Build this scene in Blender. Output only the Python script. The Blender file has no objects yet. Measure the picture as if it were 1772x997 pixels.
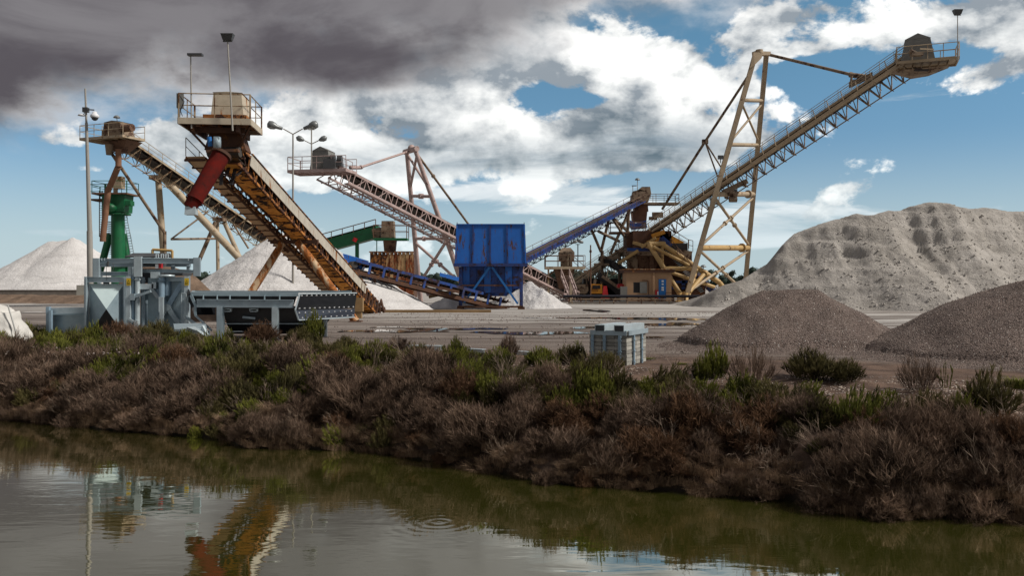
import bpy, bmesh, math, random
from mathutils import Vector, Matrix, noise as mn
from math import radians, sin, cos, tan, pi, sqrt, atan2, exp

random.seed(7)
S = bpy.context.scene
COL = S.collection

# ---------------------------------------------------------------- camera
CAMH = 2.6            # eye height above the yard (yard surface is z = 0)
F = 1500.0            # focal length in pixels of the 1772 px wide photograph
HY = 490.0            # horizon row
WATER_Z = -2.15
cam_d = bpy.data.cameras.new("camera"); cam = bpy.data.objects.new("camera", cam_d); COL.objects.link(cam)
cam.location = (0, 0, CAMH); cam.rotation_euler = (radians(90), 0, 0)
cam_d.sensor_width = 36; cam_d.lens = 36*F/1772.0
cam_d.shift_y = -(498.5-HY)/1772.0
cam_d.clip_start = 0.1; cam_d.clip_end = 9000
S.camera = cam

def P(px, py, Z):
    return Vector(((px-886)/F*Z, Z, CAMH-(py-HY)/F*Z))
def G(px, Z, z=0.0):
    return Vector(((px-886)/F*Z, Z, z))

# ---------------------------------------------------------------- view
S.view_settings.view_transform = 'Standard'; S.view_settings.look = 'None'
S.view_settings.gamma = 1; S.view_settings.exposure = 0.22
S.cycles.max_bounces = 6; S.cycles.diffuse_bounces = 3; S.cycles.glossy_bounces = 3
S.cycles.transparent_max_bounces = 6
S.cycles.use_denoising = True

# ---------------------------------------------------------------- node helper
class Nd:
    def __init__(s, nt): s.nt = nt; s.n = nt.nodes; s.l = nt.links
    def new(s, t, **kw):
        x = s.n.new(t)
        for k, v in kw.items(): setattr(x, k, v)
        return x
    def link(s, a, b): s.l.new(a, b)
    def put(s, v, sock):
        if isinstance(v, bpy.types.NodeSocket): s.l.new(v, sock)
        elif isinstance(v, (tuple, list)) and len(v) == 3 and len(sock.default_value) == 4: sock.default_value = (*v, 1)
        else: sock.default_value = v
    def m(s, op, a, b=None, c=None, clamp=False):
        x = s.new('ShaderNodeMath', operation=op, use_clamp=clamp)
        s.put(a, x.inputs[0])
        if b is not None: s.put(b, x.inputs[1])
        if c is not None: s.put(c, x.inputs[2])
        return x.outputs[0]
    def vm(s, op, a, b=None):
        x = s.new('ShaderNodeVectorMath', operation=op); s.put(a, x.inputs[0])
        if b is not None:
            if op == 'SCALE': s.put(b, x.inputs[3])
            else: s.put(b, x.inputs[1])
        return x.outputs[1] if op in ('DOT_PRODUCT', 'LENGTH') else x.outputs[0]
    def noise(s, vec, scale, detail=4, rough=.55, dist=0, dim='3D'):
        x = s.new('ShaderNodeTexNoise', noise_dimensions=dim)
        if vec is not None: s.l.new(vec, x.inputs['Vector'])
        x.inputs['Scale'].default_value = scale; x.inputs['Detail'].default_value = detail
        x.inputs['Roughness'].default_value = rough; x.inputs['Distortion'].default_value = dist
        return x.outputs[0]
    def ss(s, v, a, b, lo=0., hi=1.):
        x = s.new('ShaderNodeMapRange', interpolation_type='SMOOTHSTEP')
        s.put(v, x.inputs[0]); x.inputs[1].default_value = a; x.inputs[2].default_value = b
        x.inputs[3].default_value = lo; x.inputs[4].default_value = hi
        return x.outputs[0]
    def mix(s, f, a, b, mode='MIX'):
        x = s.new('ShaderNodeMix', data_type='RGBA', blend_type=mode)
        s.put(f, x.inputs[0]); s.put(a, x.inputs[6]); s.put(b, x.inputs[7])
        return x.outputs[2]
    def sep(s, v):
        x = s.new('ShaderNodeSeparateXYZ'); s.l.new(v, x.inputs[0]); return x.outputs
    def comb(s, a, b, c):
        x = s.new('ShaderNodeCombineXYZ'); s.put(a, x.inputs[0]); s.put(b, x.inputs[1]); s.put(c, x.inputs[2]); return x.outputs[0]

# ---------------------------------------------------------------- sky
SUN_EL, SUN_AZ = radians(44), radians(104)    # azimuth clockwise from the view direction (+Y)
SUN_DIR = Vector((sin(SUN_AZ)*cos(SUN_EL), cos(SUN_AZ)*cos(SUN_EL), sin(SUN_EL)))
W = bpy.data.worlds.new("World"); S.world = W; W.use_nodes = True
w = Nd(W.node_tree); w.n.clear()
tc = w.new('ShaderNodeTexCoord'); d = w.vm('NORMALIZE', tc.outputs['Generated'])
dx, dy, dz = w.sep(d)
sky = w.new('ShaderNodeTexSky', sky_type='NISHITA', sun_disc=False)
sky.sun_elevation = SUN_EL; sky.sun_rotation = SUN_AZ; sky.air_density = 1.3; sky.dust_density = .6; sky.ozone_density = 2.0
skyn = w.vm('SCALE', sky.outputs[0], .10)
hzf = w.ss(dz, -.02, .34, 1., 0.)
skyc = w.mix(hzf, w.vm('MULTIPLY', skyn, (.44, .68, .74)), w.vm('MULTIPLY', skyn, (.44, .58, .88)))

def pdir(px, py): return Vector(((px-886)/F, 1, (HY-py)/F)).normalized()
def blob(px, py, sx, sy, amp):
    c = pdir(px, py); r = Vector((c.y, -c.x, 0)).normalized(); t = r.cross(c)
    u = w.vm('DOT_PRODUCT', d, tuple(r*F/sx)); v = w.vm('DOT_PRODUCT', d, tuple(t*F/sy))
    q = w.m('ADD', w.m('MULTIPLY', u, u), w.m('MULTIPLY', v, v))
    g = w.m('EXPONENT', w.m('MULTIPLY', q, -1.0))
    return w.m('MULTIPLY', g, w.m('MULTIPLY', w.m('GREATER_THAN', w.vm('DOT_PRODUCT', d, tuple(c)), 0.0), amp))
def total(vals):
    t = vals[0]
    for v in vals[1:]: t = w.m('ADD', t, v)
    return t
# flattened noise space: clouds stretch out towards the horizon
den = w.m('ADD', w.m('ABSOLUTE', dz), .22)
q0 = w.comb(w.m('DIVIDE', dx, den), w.m('DIVIDE', dy, den), w.m('MULTIPLY', dz, 2.0))
cum_v = w.vm('MULTIPLY', d, (1, 1, 1.55))
LOFF = (.020, -.004, .030)
nA = w.noise(cum_v, 6.5, 13, .58, .12)
nA2 = w.noise(w.vm('ADD', cum_v, LOFF), 6.5, 7, .54, .12)
nB = w.noise(w.vm('MULTIPLY', q0, (1.0, 1.6, 1.0)), 2.1, 9, .6, .5)
strat_v = w.vm('MULTIPLY', d, (1.0, 1.0, 6.5))
nC = w.noise(strat_v, 4.2, 9, .62, .6)
# dark bank: everything above a slanting great circle
b1, b2 = pdir(-60, 270), pdir(800, 90)
nrm = b1.cross(b2).normalized()
if nrm.dot(pdir(100, 0)) < 0: nrm = -nrm
bank_s = w.vm('DOT_PRODUCT', d, tuple(nrm))
big = w.noise(d, 2.6, 6, .55, .2)
bank_e = w.m('ADD', bank_s, w.m('MULTIPLY', w.m('SUBTRACT', nA, .5), .20))
bank_e = w.m('ADD', bank_e, w.m('ADD', blob(600, 118, 180, 50, .075), blob(760, 0, 120, 50, .03)))
bank = w.ss(bank_e, -.035, .045)
cum_bias = total([
    blob(620, 215, 150, 75, .42), blob(830, 75, 120, 80, .48), blob(760, 200, 180, 70, .42), blob(900, 250, 260, 52, .46), blob(1130, 245, 170, 42, .40),
    blob(1060, 60, 120, 55, .36), blob(1150, 205, 130, 75, .36), blob(1290, 140, 66, 66, .46), blob(1210, 130, 60, 40, .25), blob(970, 100, 90, 45, .30),
    blob(1490, 60, 220, 36, .34), blob(1340, 45, 80, 20, .22), blob(1690, 30, 150, 60, .34), blob(1640, 145, 130, 26, .30), blob(1440, 16, 260, 14, .2), blob(1740, 125, 60, 40, .2), blob(1380, 90, 60, 20, .2),
    blob(50, 242, 130, 20, .34), blob(150, 294, 50, 14, .40), blob(320, 280, 120, 44, .36), blob(250, 225, 110, 30, .30), blob(560, 282, 150, 36, .34), blob(450, 250, 100, 44, .3),
    blob(1185, 40, 60, 18, -.30), blob(1000, 172, 46, 12, -.36), blob(1235, 100, 40, 26, -.2), blob(1450, 230, 130, 60, -.26), blob(50, 350, 130, 50, -.3),
    blob(700, 380, 260, 46, -.2), blob(1245, 30, 46, 30, -.3), blob(340, 410, 220, 50, -.3), blob(1420, 115, 60, 22, -.2), blob(1720, 270, 150, 80, -.2)])
upper = w.ss(dz, .16, .55, 0., .10)
nW = w.noise(cum_v, 15.0, 9, .60, .2)
fld = w.m('ADD', w.m('MULTIPLY', w.m('SUBTRACT', nA, .5), 2.1), w.m('MULTIPLY', w.m('SUBTRACT', nW, .5), .55))
cumD = w.m('ADD', w.m('ADD', fld, w.m('MINIMUM', cum_bias, .56)), w.m('ADD', upper, -.17))
cumA = w.ss(cumD, -.01, .12)
strat_bias = total([blob(930, 334, 200, 24, .40), blob(1120, 372, 170, 22, .22), blob(1520, 368, 330, 20, .34), blob(60, 402, 170, 10, .30), blob(380, 398, 200, 12, .28), blob(1350, 420, 200, 18, .26),
                    blob(1600, 150, 190, 34, .30), blob(620, 330, 160, 14, .22), blob(1250, 395, 240, 16, .26), blob(1300, 415, 180, 16, .14), blob(200, 450, 500, 18, .10), blob(1700, 430, 300, 60, -.2)])
strD = w.m('ADD', w.m('ADD', w.m('MULTIPLY', w.m('SUBTRACT', nC, .5), .9), strat_bias), -.20)
strA = w.ss(strD, 0.0, .16, 0., .92)
# lighting of the clouds: difference towards the light, thickness and base
lit = w.m('ADD', .58, w.m('MULTIPLY', w.m('SUBTRACT', nA, nA2), 6.0), clamp=True)
thick = w.ss(cumD, .20, .75)
base_g = total([blob(830, 272, 300, 30, 1.1), blob(880, 60, 60, 36, .6), blob(1150, 245, 120, 40, .9), blob(1040, 205, 70, 30, .6), blob(1560, 75, 200, 14, .35), blob(700, 205, 90, 18, .4), blob(300, 240, 160, 40, .45)])
base_g = w.m('MULTIPLY', base_g, w.ss(nB, .35, .6, .55, 1.0), clamp=True)
cum_white = w.mix(w.m('MULTIPLY', lit, 1.0), (.26, .30, .34), (1.06, 1.06, 1.03))
cum_mid = w.mix(w.m('MULTIPLY', w.m('MULTIPLY', thick, w.ss(nW, .40, .60)), .75), cum_white, (.36, .39, .42))
cum_col = w.mix(base_g, cum_mid, w.mix(lit, (.07, .115, .15), (.27, .33, .38)))
str_col = w.mix(w.ss(nC, .40, .66), (.42, .49, .54), (.80, .82, .83))
# the dark bank
bn = w.noise(w.vm('MULTIPLY', d, (1, 1, 2.0)), 4.6, 10, .58, .5)
bn2 = w.ss(bn, .36, .64)
bank_col = w.mix(bn2, (.080, .076, .086), (.34, .335, .345))
deep = w.ss(w.vm('DOT_PRODUCT', d, tuple(pdir(250, 100))), .80, .995)
bank_col = w.mix(w.m('MULTIPLY', deep, .6), bank_col, (.095, .084, .097))
edge = w.ss(bank_e, -.01, .07, 1., 0.)
bank_col = w.mix(w.m('MULTIPLY', edge, .8), bank_col, w.mix(lit, (.22, .25, .28), (.80, .80, .80)))
c = w.mix(strA, skyc, str_col)
c = w.mix(cumA, c, cum_col)
c = w.mix(bank, c, bank_col)
hz = w.ss(w.m('ABSOLUTE', dz), .0, .17, .70, 0.)
c = w.mix(hz, c, (.50, .63, .68))
bg = w.new('ShaderNodeBackground'); w.link(c, bg.inputs[0]); bg.inputs[1].default_value = 1.0
wo = w.new('ShaderNodeOutputWorld'); w.link(bg.outputs[0], wo.inputs[0])
W.cycles.sampling_method = 'MANUAL'; W.cycles.sample_map_resolution = 1024

sd = bpy.data.lights.new("sun", 'SUN'); so = bpy.data.objects.new("sun", sd); COL.objects.link(so)
sd.energy = 3.5; sd.angle = radians(9); sd.color = (1.0, .95, .88)
so.rotation_euler = SUN_DIR.to_track_quat('Z', 'Y').to_euler(); so.location = (30, -10, 60)
# ---------------------------------------------------------------- materials
MATS = {}
def mat(name, col, rough=.6, metal=0., col2=None, scale=1.5, amt=.5, rust=None, rust_amt=0., rscale=1.2, bump=0., bscale=12., spec=.4, streak=False, grime=.25):
    """paint / stone / steel with patchy tone, dirt and rust that belong to the surface"""
    if name in MATS: return MATS[name]
    m = bpy.data.materials.new(name); m.use_nodes = True
    n = Nd(m.node_tree); n.n.clear()
    t = n.new('ShaderNodeTexCoord').outputs['Object']
    b = n.new('ShaderNodeBsdfPrincipled'); o = n.new('ShaderNodeOutputMaterial'); n.link(b.outputs[0], o.inputs[0])
    f = n.ss(n.noise(t, scale, 6, .65), .5-.25, .5+.25)
    c = n.mix(n.m('MULTIPLY', f, amt), col, col2 or tuple(x*.55 for x in col))
    fine = n.noise(t, scale*9, 4, .6)
    c = n.mix(n.ss(fine, .55, .8, 0, grime), c, (.06, .05, .04))
    r = rough
    if rust:
        tv = t
        if streak: tv = n.vm('MULTIPLY', t, (1, 1, .22))
        rn = n.noise(tv, rscale, 9, .72, .3)
        th = .72-.42*rust_amt
        rf = n.ss(rn, th-.03, th+.05)
        rc = n.mix(n.ss(n.noise(t, rscale*4, 5, .7), .35, .65), rust, tuple(x*.3 for x in rust))
        c = n.mix(rf, c, rc); r = n.m('ADD', rough, n.m('MULTIPLY', rf, max(0., .9-rough)))
        m2 = n.m('MULTIPLY', n.m('SUBTRACT', 1.0, rf), metal); n.put(m2, b.inputs['Metallic'])
    else: b.inputs['Metallic'].default_value = metal
    n.put(c, b.inputs['Base Color']); n.put(r, b.inputs['Roughness'])
    b.inputs['Specular IOR Level'].default_value = spec
    if bump:
        bp = n.new('ShaderNodeBump'); bp.inputs['Strength'].default_value = 1; bp.inputs['Distance'].default_value = bump
        n.link(n.noise(t, bscale, 6, .65), bp.inputs['Height']); n.link(bp.outputs[0], b.inputs['Normal'])
    MATS[name] = m
    return m
RUST = (.34, .12, .025); DRUST = (.13, .05, .02)
cream = mat('cream_paint', (.52, .44, .33), .6, rust=RUST, rust_amt=.30, streak=True)
cream_dirty = mat('dirty_cream_paint', (.36, .27, .17), .65, rust=(.17, .07, .025), rust_amt=.5)
panelw = mat('side_panel_paint', (.50, .45, .37), .55, rust=RUST, rust_amt=.30, rscale=1.3, streak=True)
rusty = mat('rusted_steel', (.50, .20, .045), .85, col2=(.10, .035, .02), scale=1.1, amt=.9, rust=(.06, .025, .018), rust_amt=.55, rscale=2.2, bump=.02)
rusty_o = mat('flaking_orange_steel', (.58, .42, .26), .8, rust=(.42, .14, .03), rust_amt=.62, rscale=1.6, streak=True)
rust_dark = mat('dark_rusted_steel', (.10, .045, .025), .9, col2=(.03, .02, .018), rust=(.22, .09, .03), rust_amt=.35)
blackish = mat('blackened_steel', (.018, .014, .014), .6)
tan = mat('tan_paint', (.42, .32, .21), .6, rust=(.20, .10, .05), rust_amt=.26, scale=.7)
tan_dark = mat('weathered_tan_paint', (.25, .18, .12), .7, col2=(.11, .075, .05), rust=(.10, .05, .03), rust_amt=.45, scale=.8)
yel = mat('yellow_ochre_paint', (.48, .31, .12), .55, rust=(.25, .12, .04), rust_amt=.28, scale=.8)
orange = mat('orange_paint', (.62, .26, .02), .5, rust=(.2, .09, .03), rust_amt=.2)
pink = mat('faded_pink_paint', (.46, .345, .32), .6, col2=(.22, .14, .12), rust=(.16, .07, .05), rust_amt=.25)
beige = mat('beige_paint', (.44, .35, .24), .6, rust=(.30, .16, .06), rust_amt=.34, rscale=.8)
brown = mat('brown_steel', (.16, .085, .05), .75, rust=(.09, .04, .025), rust_amt=.4)
brown_m = mat('sand_caked_brown_steel', (.24, .12, .07), .85, col2=(.10, .045, .025))
green = mat('green_paint', (.006, .12, .04), .45, rust=(.05, .03, .02), rust_amt=.22, col2=(.004, .06, .025))
blue = mat('blue_paint', (.012, .115, .44), .45, col2=(.008, .075, .30), scale=.5, rust=(.11, .05, .035), rust_amt=.36, rscale=2.6, streak=True)
blue_d = mat('scuffed_dark_blue_paint', (.006, .055, .26), .55, col2=(.03, .02, .03), amt=.8, scale=.6, rust=(.05, .025, .03), rust_amt=.42)
blue_b = mat('bright_blue_paint', (.012, .14, .42), .45, rust=(.10, .05, .03), rust_amt=.15)
galv = mat('galvanised_steel', (.42, .50, .54), .42, metal=.35, col2=(.24, .31, .35), scale=1.6, amt=.7, spec=.5, grime=.12)
galv_b = mat('galvanised_sheet', (.34, .43, .47), .38, metal=.25, col2=(.21, .28, .32), scale=1.1, amt=.8, spec=.5, grime=.12)
galv_l = mat('bright_galvanised_steel', (.52, .60, .63), .38, metal=.3, scale=2, spec=.5, grime=.1)
galv_bl = mat('bluish_zinc_steel', (.29, .40, .49), .4, metal=.25, scale=2.2, spec=.5)
blackrub = mat('black_rubber', (.010, .011, .013), .55, col2=(.028, .028, .032), amt=.35, scale=1.3, spec=.04, grime=.05)
hopperm = mat('dark_scuffed_hopper_steel_and_shade', (.03, .032, .035), .6, col2=(.10, .105, .11), amt=.6, scale=.9)  # also the painted shade of the lower fold and channel ends
belt = mat('conveyor_belt_rubber', (.028, .024, .022), .8, col2=(.10, .085, .07), amt=.5)
zincp = mat('painted_light_zinc_sheet', (.58, .70, .70), .5, col2=(.45, .56, .57), grime=.08)  # zinc sheet with sky light put into its colour
boltw = mat('white_bolt_heads', (.75, .76, .76), .4)
grey = mat('grey_hood_paint', (.20, .195, .18), .6, col2=(.12, .12, .11), rust=(.14, .08, .05), rust_amt=.15)
grey_d = mat('dark_grey_metal', (.06, .06, .062), .5)
polem = mat('grey_pole_paint', (.33, .31, .28), .5, col2=(.25, .23, .2))
lampm = mat('lamp_housing_metal', (.20, .21, .21), .4, metal=.3)
glassm = mat('lamp_glass', (.42, .44, .42), .15, spec=.6)
concrete = mat('concrete', (.33, .32, .28), .9, col2=(.22, .21, .18), bump=.004, bscale=40)
concrete_d = mat('stained_concrete', (.19, .165, .14), .9, col2=(.10, .08, .07), bump=.004, bscale=30)
wallm = mat('ochre_render_wall', (.42, .26, .15), .85, col2=(.33, .2, .11), bump=.003, bscale=30)
redp = mat('red_paint', (.45, .015, .02), .45)
chute_red = mat('worn_red_chute_paint', (.12, .009, .006), .9, col2=(.045, .010, .008), amt=.9, spec=.1, rust=(.07, .025, .02), rust_amt=.3, rscale=1.5)
yelp = mat('warning_yellow', (.75, .50, .02), .5, grime=.1)
blackp = mat('black_print', (.01, .01, .01), .6)
whitep = mat('white_paint', (.75, .76, .78), .5)
sack = mat('woven_sack_fabric', (.62, .60, .56), .8, col2=(.42, .40, .37), scale=2.2, bump=.02, bscale=9, grime=.3)
ochres = mat('rusty_bin_sheet', (.52, .33, .16), .8, rust=(.28, .07, .02), rust_amt=.58, rscale=.8, streak=True)
wood = mat('dirty_timber', (.30, .19, .09), .85, bump=.003)
cableb = mat('black_cable', (.012, .012, .02), .5)

# ---------------------------------------------------------------- mesh builder
def perp(v):
    v = v.normalized(); a = Vector((0, 0, 1)) if abs(v.z) < .9 else Vector((0, 1, 0))
    s = v.cross(a).normalized(); return s, s.cross(v).normalized()
class MB:
    def __init__(s): s.v = []; s.f = []; s.sm = []
    def add(s, vs, fs, smooth=False):
        k = len(s.v); s.v += [tuple(p) for p in vs]
        for f in fs: s.f.append(tuple(i+k for i in f)); s.sm.append(smooth)
        return s
    def box(s, c, size, ux=(1, 0, 0), uy=(0, 1, 0), uz=(0, 0, 1)):
        c = Vector(c); ux, uy, uz = Vector(ux)*size[0]/2, Vector(uy)*size[1]/2, Vector(uz)*size[2]/2
        vs = [c+ux*i+uy*j+uz*k for k in (-1, 1) for j in (-1, 1) for i in (-1, 1)]
        return s.add(vs, [(0, 2, 3, 1), (4, 5, 7, 6), (0, 1, 5, 4), (2, 6, 7, 3), (0, 4, 6, 2), (1, 3, 7, 5)])
    def beam(s, a, b, w, h, up=None):
        a, b = Vector(a), Vector(b); d = b-a; L = d.length
        if L < 1e-6: return s
        d.normalize()
        if up is None: sx, sy = perp(d)
        else: sx = d.cross(Vector(up)).normalized(); sy = sx.cross(d).normalized()
        return s.box((a+b)/2, (w, L, h), sx, d, sy)
    def ibeam(s, a, b, w, h, t=.02, up=(0, 0, 1)):
        a, b = Vector(a), Vector(b); d = (b-a).normalized(); sx = d.cross(Vector(up)).normalized(); sy = sx.cross(d).normalized()
        s.beam(a+sy*(h/2-t/2), b+sy*(h/2-t/2), w, t, up); s.beam(a-sy*(h/2-t/2), b-sy*(h/2-t/2), w, t, up)
        return s.beam(a, b, t, h-2*t-.001, up)
    def tube(s, a, b, r, r2=None, n=8, cap=True):
        a, b = Vector(a), Vector(b); d = b-a
        if d.length < 1e-6: return s
        r2 = r if r2 is None else r2; sx, sy = perp(d); vs = []
        for q, rr in ((a, r), (b, r2)):
            for i in range(n):
                t = 2*pi*i/n; vs.append(q+sx*cos(t)*rr+sy*sin(t)*rr)
        s.add(vs, [(i, (i+1) % n, n+(i+1) % n, n+i) for i in range(n)], n > 5)
        if cap: s.add(vs, [tuple(range(n-1, -1, -1)), tuple(range(n, 2*n))])
        return s
    def path(s, pts, r, n=6):
        for a, b in zip(pts, pts[1:]): s.tube(a, b, r, n=n)
        return s
    def lathe(s, prof, c, ax=(0, 0, 1), n=16):
        c = Vector(c); ax = Vector(ax).normalized(); sx, sy = perp(ax); vs = []
        for r, z in prof:
            for i in range(n): t = 2*pi*i/n; vs.append(c+ax*z+(sx*cos(t)+sy*sin(t))*max(r, 1e-4))
        fs = [(k*n+i, k*n+(i+1) % n, (k+1)*n+(i+1) % n, (k+1)*n+i) for k in range(len(prof)-1) for i in range(n)]
        return s.add(vs, fs, True)
    def plate(s, pts, t=.03, dirn=None):
        pts = [Vector(p) for p in pts]; nrm = Vector((0, 0, 0))
        for i in range(len(pts)): nrm += (pts[i]-pts[0]).cross(pts[(i+1) % len(pts)]-pts[0])
        nrm = nrm.normalized() if dirn is None else Vector(dirn).normalized()
        k = len(pts); vs = pts+[p+nrm*t for p in pts]
        return s.add(vs, [tuple(range(k-1, -1, -1)), tuple(range(k, 2*k))]+[(i, (i+1) % k, k+(i+1) % k, k+i) for i in range(k)])
    def frust(s, a0, a1, b0, b1, z0, z1, c=(0, 0), ux=(1, 0, 0), uy=(0, 1, 0)):
        """rectangular funnel: half sizes a0,b0 at z0 and a1,b1 at z1 about c"""
        c = Vector((c[0], c[1], 0)); ux, uy = Vector(ux), Vector(uy); vs = []
        for a, b, z in ((a0, b0, z0), (a1, b1, z1)):
            for i, j in ((-1, -1), (1, -1), (1, 1), (-1, 1)): vs.append(c+ux*i*a+uy*j*b+Vector((0, 0, z)))
        return s.add(vs, [(3, 2, 1, 0), (4, 5, 6, 7), (0, 1, 5, 4), (1, 2, 6, 5), (2, 3, 7, 6), (3, 0, 4, 7)])
    def build(s, name, m, parent=None, loc=None):
        org = Vector(loc) if loc is not None else (Vector(parent.get('_w', (0, 0, 0))) if parent else Vector((0, 0, 0)))
        me = bpy.data.meshes.new(name)
        me.from_pydata([tuple(Vector(p)-org) for p in s.v], [], s.f); me.materials.append(m)
        me.polygons.foreach_set('use_smooth', s.sm); me.update()
        o = bpy.data.objects.new(name, me); COL.objects.link(o)
        if parent: o.parent = parent; o['_w'] = tuple(org)
        else: o.location = org; o['_w'] = tuple(org)
        return o
def tag(o, label=None, cat=None, group=None, kind=None):
    for k, v in (('label', label), ('category', cat), ('group', group), ('kind', kind)):
        if v: o[k] = v
    return o
def thing(name, loc, label, cat, group=None):
    o = bpy.data.objects.new(name, None); COL.objects.link(o); o.location = loc; o['_w'] = tuple(loc); o.empty_display_size = .3
    return tag(o, label, cat, group)
def part(name, m, parent, fn):
    b = MB(); fn(b); return b.build(name, m, parent)
def tubep(name, m, parent, a, b, r, r2=None, n=10): return MB().tube(a, b, r, r2, n).build(name, m, parent)
def beamp(name, m, parent, a, b, w, h, up=None): return MB().beam(a, b, w, h, up).build(name, m, parent)

def rail(posts, root, m, h=1.1, r=.03, mid=True, name='handrail', up=Vector((0, 0, 1))):
    """a railing along a floor polyline"""
    b = MB()
    for p, q in zip(posts, posts[1:]):
        p, q = Vector(p), Vector(q); n = max(1, int((q-p).length/1.6))
        for i in range(n+1): b.tube(p.lerp(q, i/n), p.lerp(q, i/n)+up*h, r*.9, n=5)
        b.tube(p+up*h, q+up*h, r, n=5)
        if mid: b.tube(p+up*h*.52, q+up*h*.52, r*.8, n=5)
    return b.build(name, m, root)

def conveyor(root, T, H, w, dep, m, mb=None, tri=True, bay=1.6, walk=+1, chord=.10, rails=(1, -1), railm=None, tie=None, beltm=None, walkw=.8, rh=1.0, lat=.035, rollm=None, chord_h=None, brackets=True):
    """a lattice-framed belt conveyor between the tail point T and the head point H (belt line)"""
    T, H = Vector(T), Vector(H); d = (H-T); L = d.length; d.normalize()
    s = d.cross(Vector((0, 0, 1))).normalized(); u = s.cross(d).normalized()
    mb = mb or m; railm = railm or m; ch = chord_h or chord*1.6
    # belt: trough carrying run and flat return run
    b = MB(); n = 2
    prof = [(-.42, .20), (-.26, .04), (.26, .04), (.42, .20)]
    for k in range(len(prof)-1):
        (x0, z0), (x1, z1) = prof[k], prof[k+1]
        b.plate([T+s*x0*w+u*z0, H+s*x0*w+u*z0, H+s*x1*w+u*z1, T+s*x1*w+u*z1], .03, u)
    b.beam(T-u*(.32), H-u*(.32), w*.8, .03, u)
    b.tube(H-s*w*.42-u*.1, H+s*w*.42-u*.1, .26, n=12); b.tube(T-s*w*.42-u*.1, T+s*w*.42-u*.1, .26, n=12)
    b.build('belt', beltm or belt, root)
    # chords
    for sg in (1, -1):
        beamp('chord', m, root, T+s*sg*w/2, H+s*sg*w/2, chord, ch, u)
    nb = max(2, int(L/bay)); lt = MB()
    if tri:
        beamp('chord', mb, root, T+d*bay/2-u*dep, H-d*bay/2-u*dep, chord*.8, chord*.8, u)
        for i in range(nb):
            a, c, e = L*i/nb, L*(i+.5)/nb, L*(i+1)/nb
            bot = T+d*c-u*dep
            for sg in (1, -1):
                lt.tube(T+d*a+s*sg*w/2, bot, lat, n=4); lt.tube(bot, T+d*e+s*sg*w/2, lat, n=4)
            lt.tube(T+d*a+s*w/2-u*.05, T+d*a-s*w/2-u*.05, lat, n=4)
            lt.tube(T+d*a+s*w/2-u*.05, T+d*e-s*w/2-u*.05, lat*.8, n=4)
            if brackets:
                lt.tube(bot-s*w*.32+u*.08, bot+s*w*.32+u*.08, lat*.9, n=4)
                lt.tube(bot-s*w*.32+u*.08, T+d*a-s*w*.5, lat*.7, n=4)
    else:
        for sg in (1, -1):
            beamp('chord', mb, root, T+s*sg*w/2-u*dep, H+s*sg*w/2-u*dep, chord, ch*.9, u)
        for i in range(nb):
            a, e = L*i/nb, L*(i+1)/nb
            for sg in (1, -1):
                o = s*sg*w/2
                lt.tube(T+d*a+o, T+d*a+o-u*dep, lat, n=4)
                if i % 2: lt.tube(T+d*a+o, T+d*e+o-u*dep, lat, n=4)
                else: lt.tube(T+d*a+o-u*dep, T+d*e+o, lat, n=4)
            lt.tube(T+d*a+s*w/2-u*dep, T+d*a-s*w/2-u*dep, lat, n=4)
            lt.tube(T+d*a+s*w/2-u*dep, T+d*e-s*w/2-u*dep, lat*.8, n=4)
    lt.build('lattice', mb, root)
    # idler frames
    rl = MB(); nr = int(L/1.1)
    for i in range(1, nr):
        c = T+d*(L*i/nr)
        rl.tube(c-s*w*.26-u*.02, c+s*w*.26-u*.02, .07, n=6)
        for sg in (1, -1): rl.tube(c+s*sg*w*.26-u*.02, c+s*sg*w*.46+u*.16, .06, n=6)
        rl.beam(c-s*w*.5-u*.10, c+s*w*.5-u*.10, .05, .06, u)
        if i % 2: rl.tube(c-s*w*.42-u*.40, c+s*w*.42-u*.40, .06, n=6)
    rl.build('idler_rollers', rollm or rust_dark, root)
    # walkway on brackets beside the belt
    for sg in ([walk] if walk else []):
        b = MB(); o = s*sg*(w/2+walkw/2+.05); zz = -.12
        b.beam(T+o+u*zz+d*.6, H+o+u*zz-d*.6, walkw, .05, u)
        b.beam(T+s*sg*(w/2+walkw+.06)+u*(zz+.02)+d*.6, H+s*sg*(w/2+walkw+.06)+u*(zz+.02)-d*.6, .04, .16, u)
        for i in range(1, nb):
            c = T+d*(L*i/nb); b.tube(c+s*sg*w/2-u*dep*.45, c+s*sg*(w/2+walkw)+u*(zz-.04), lat, n=4)
        b.build('walkway', tie or m, root)
    for sg in rails:
        b = MB(); off = w/2+(walkw+.06 if sg == walk else .06); np_ = int(L/1.9)
        for i in range(np_+1):
            c = T+d*(L*i/np_)+s*sg*off; b.tube(c-u*.12, c+Vector((0, 0, rh)), .032, n=5)
        a0, a1 = T+s*sg*off, H+s*sg*off; z = Vector((0, 0, 1))
        b.tube(a0+z*rh, a1+z*rh, .036, n=5); b.tube(a0+z*rh*.55, a1+z*rh*.55, .026, n=5)
        b.build('handrail', railm, root)
    return d, s, u, L
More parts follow.
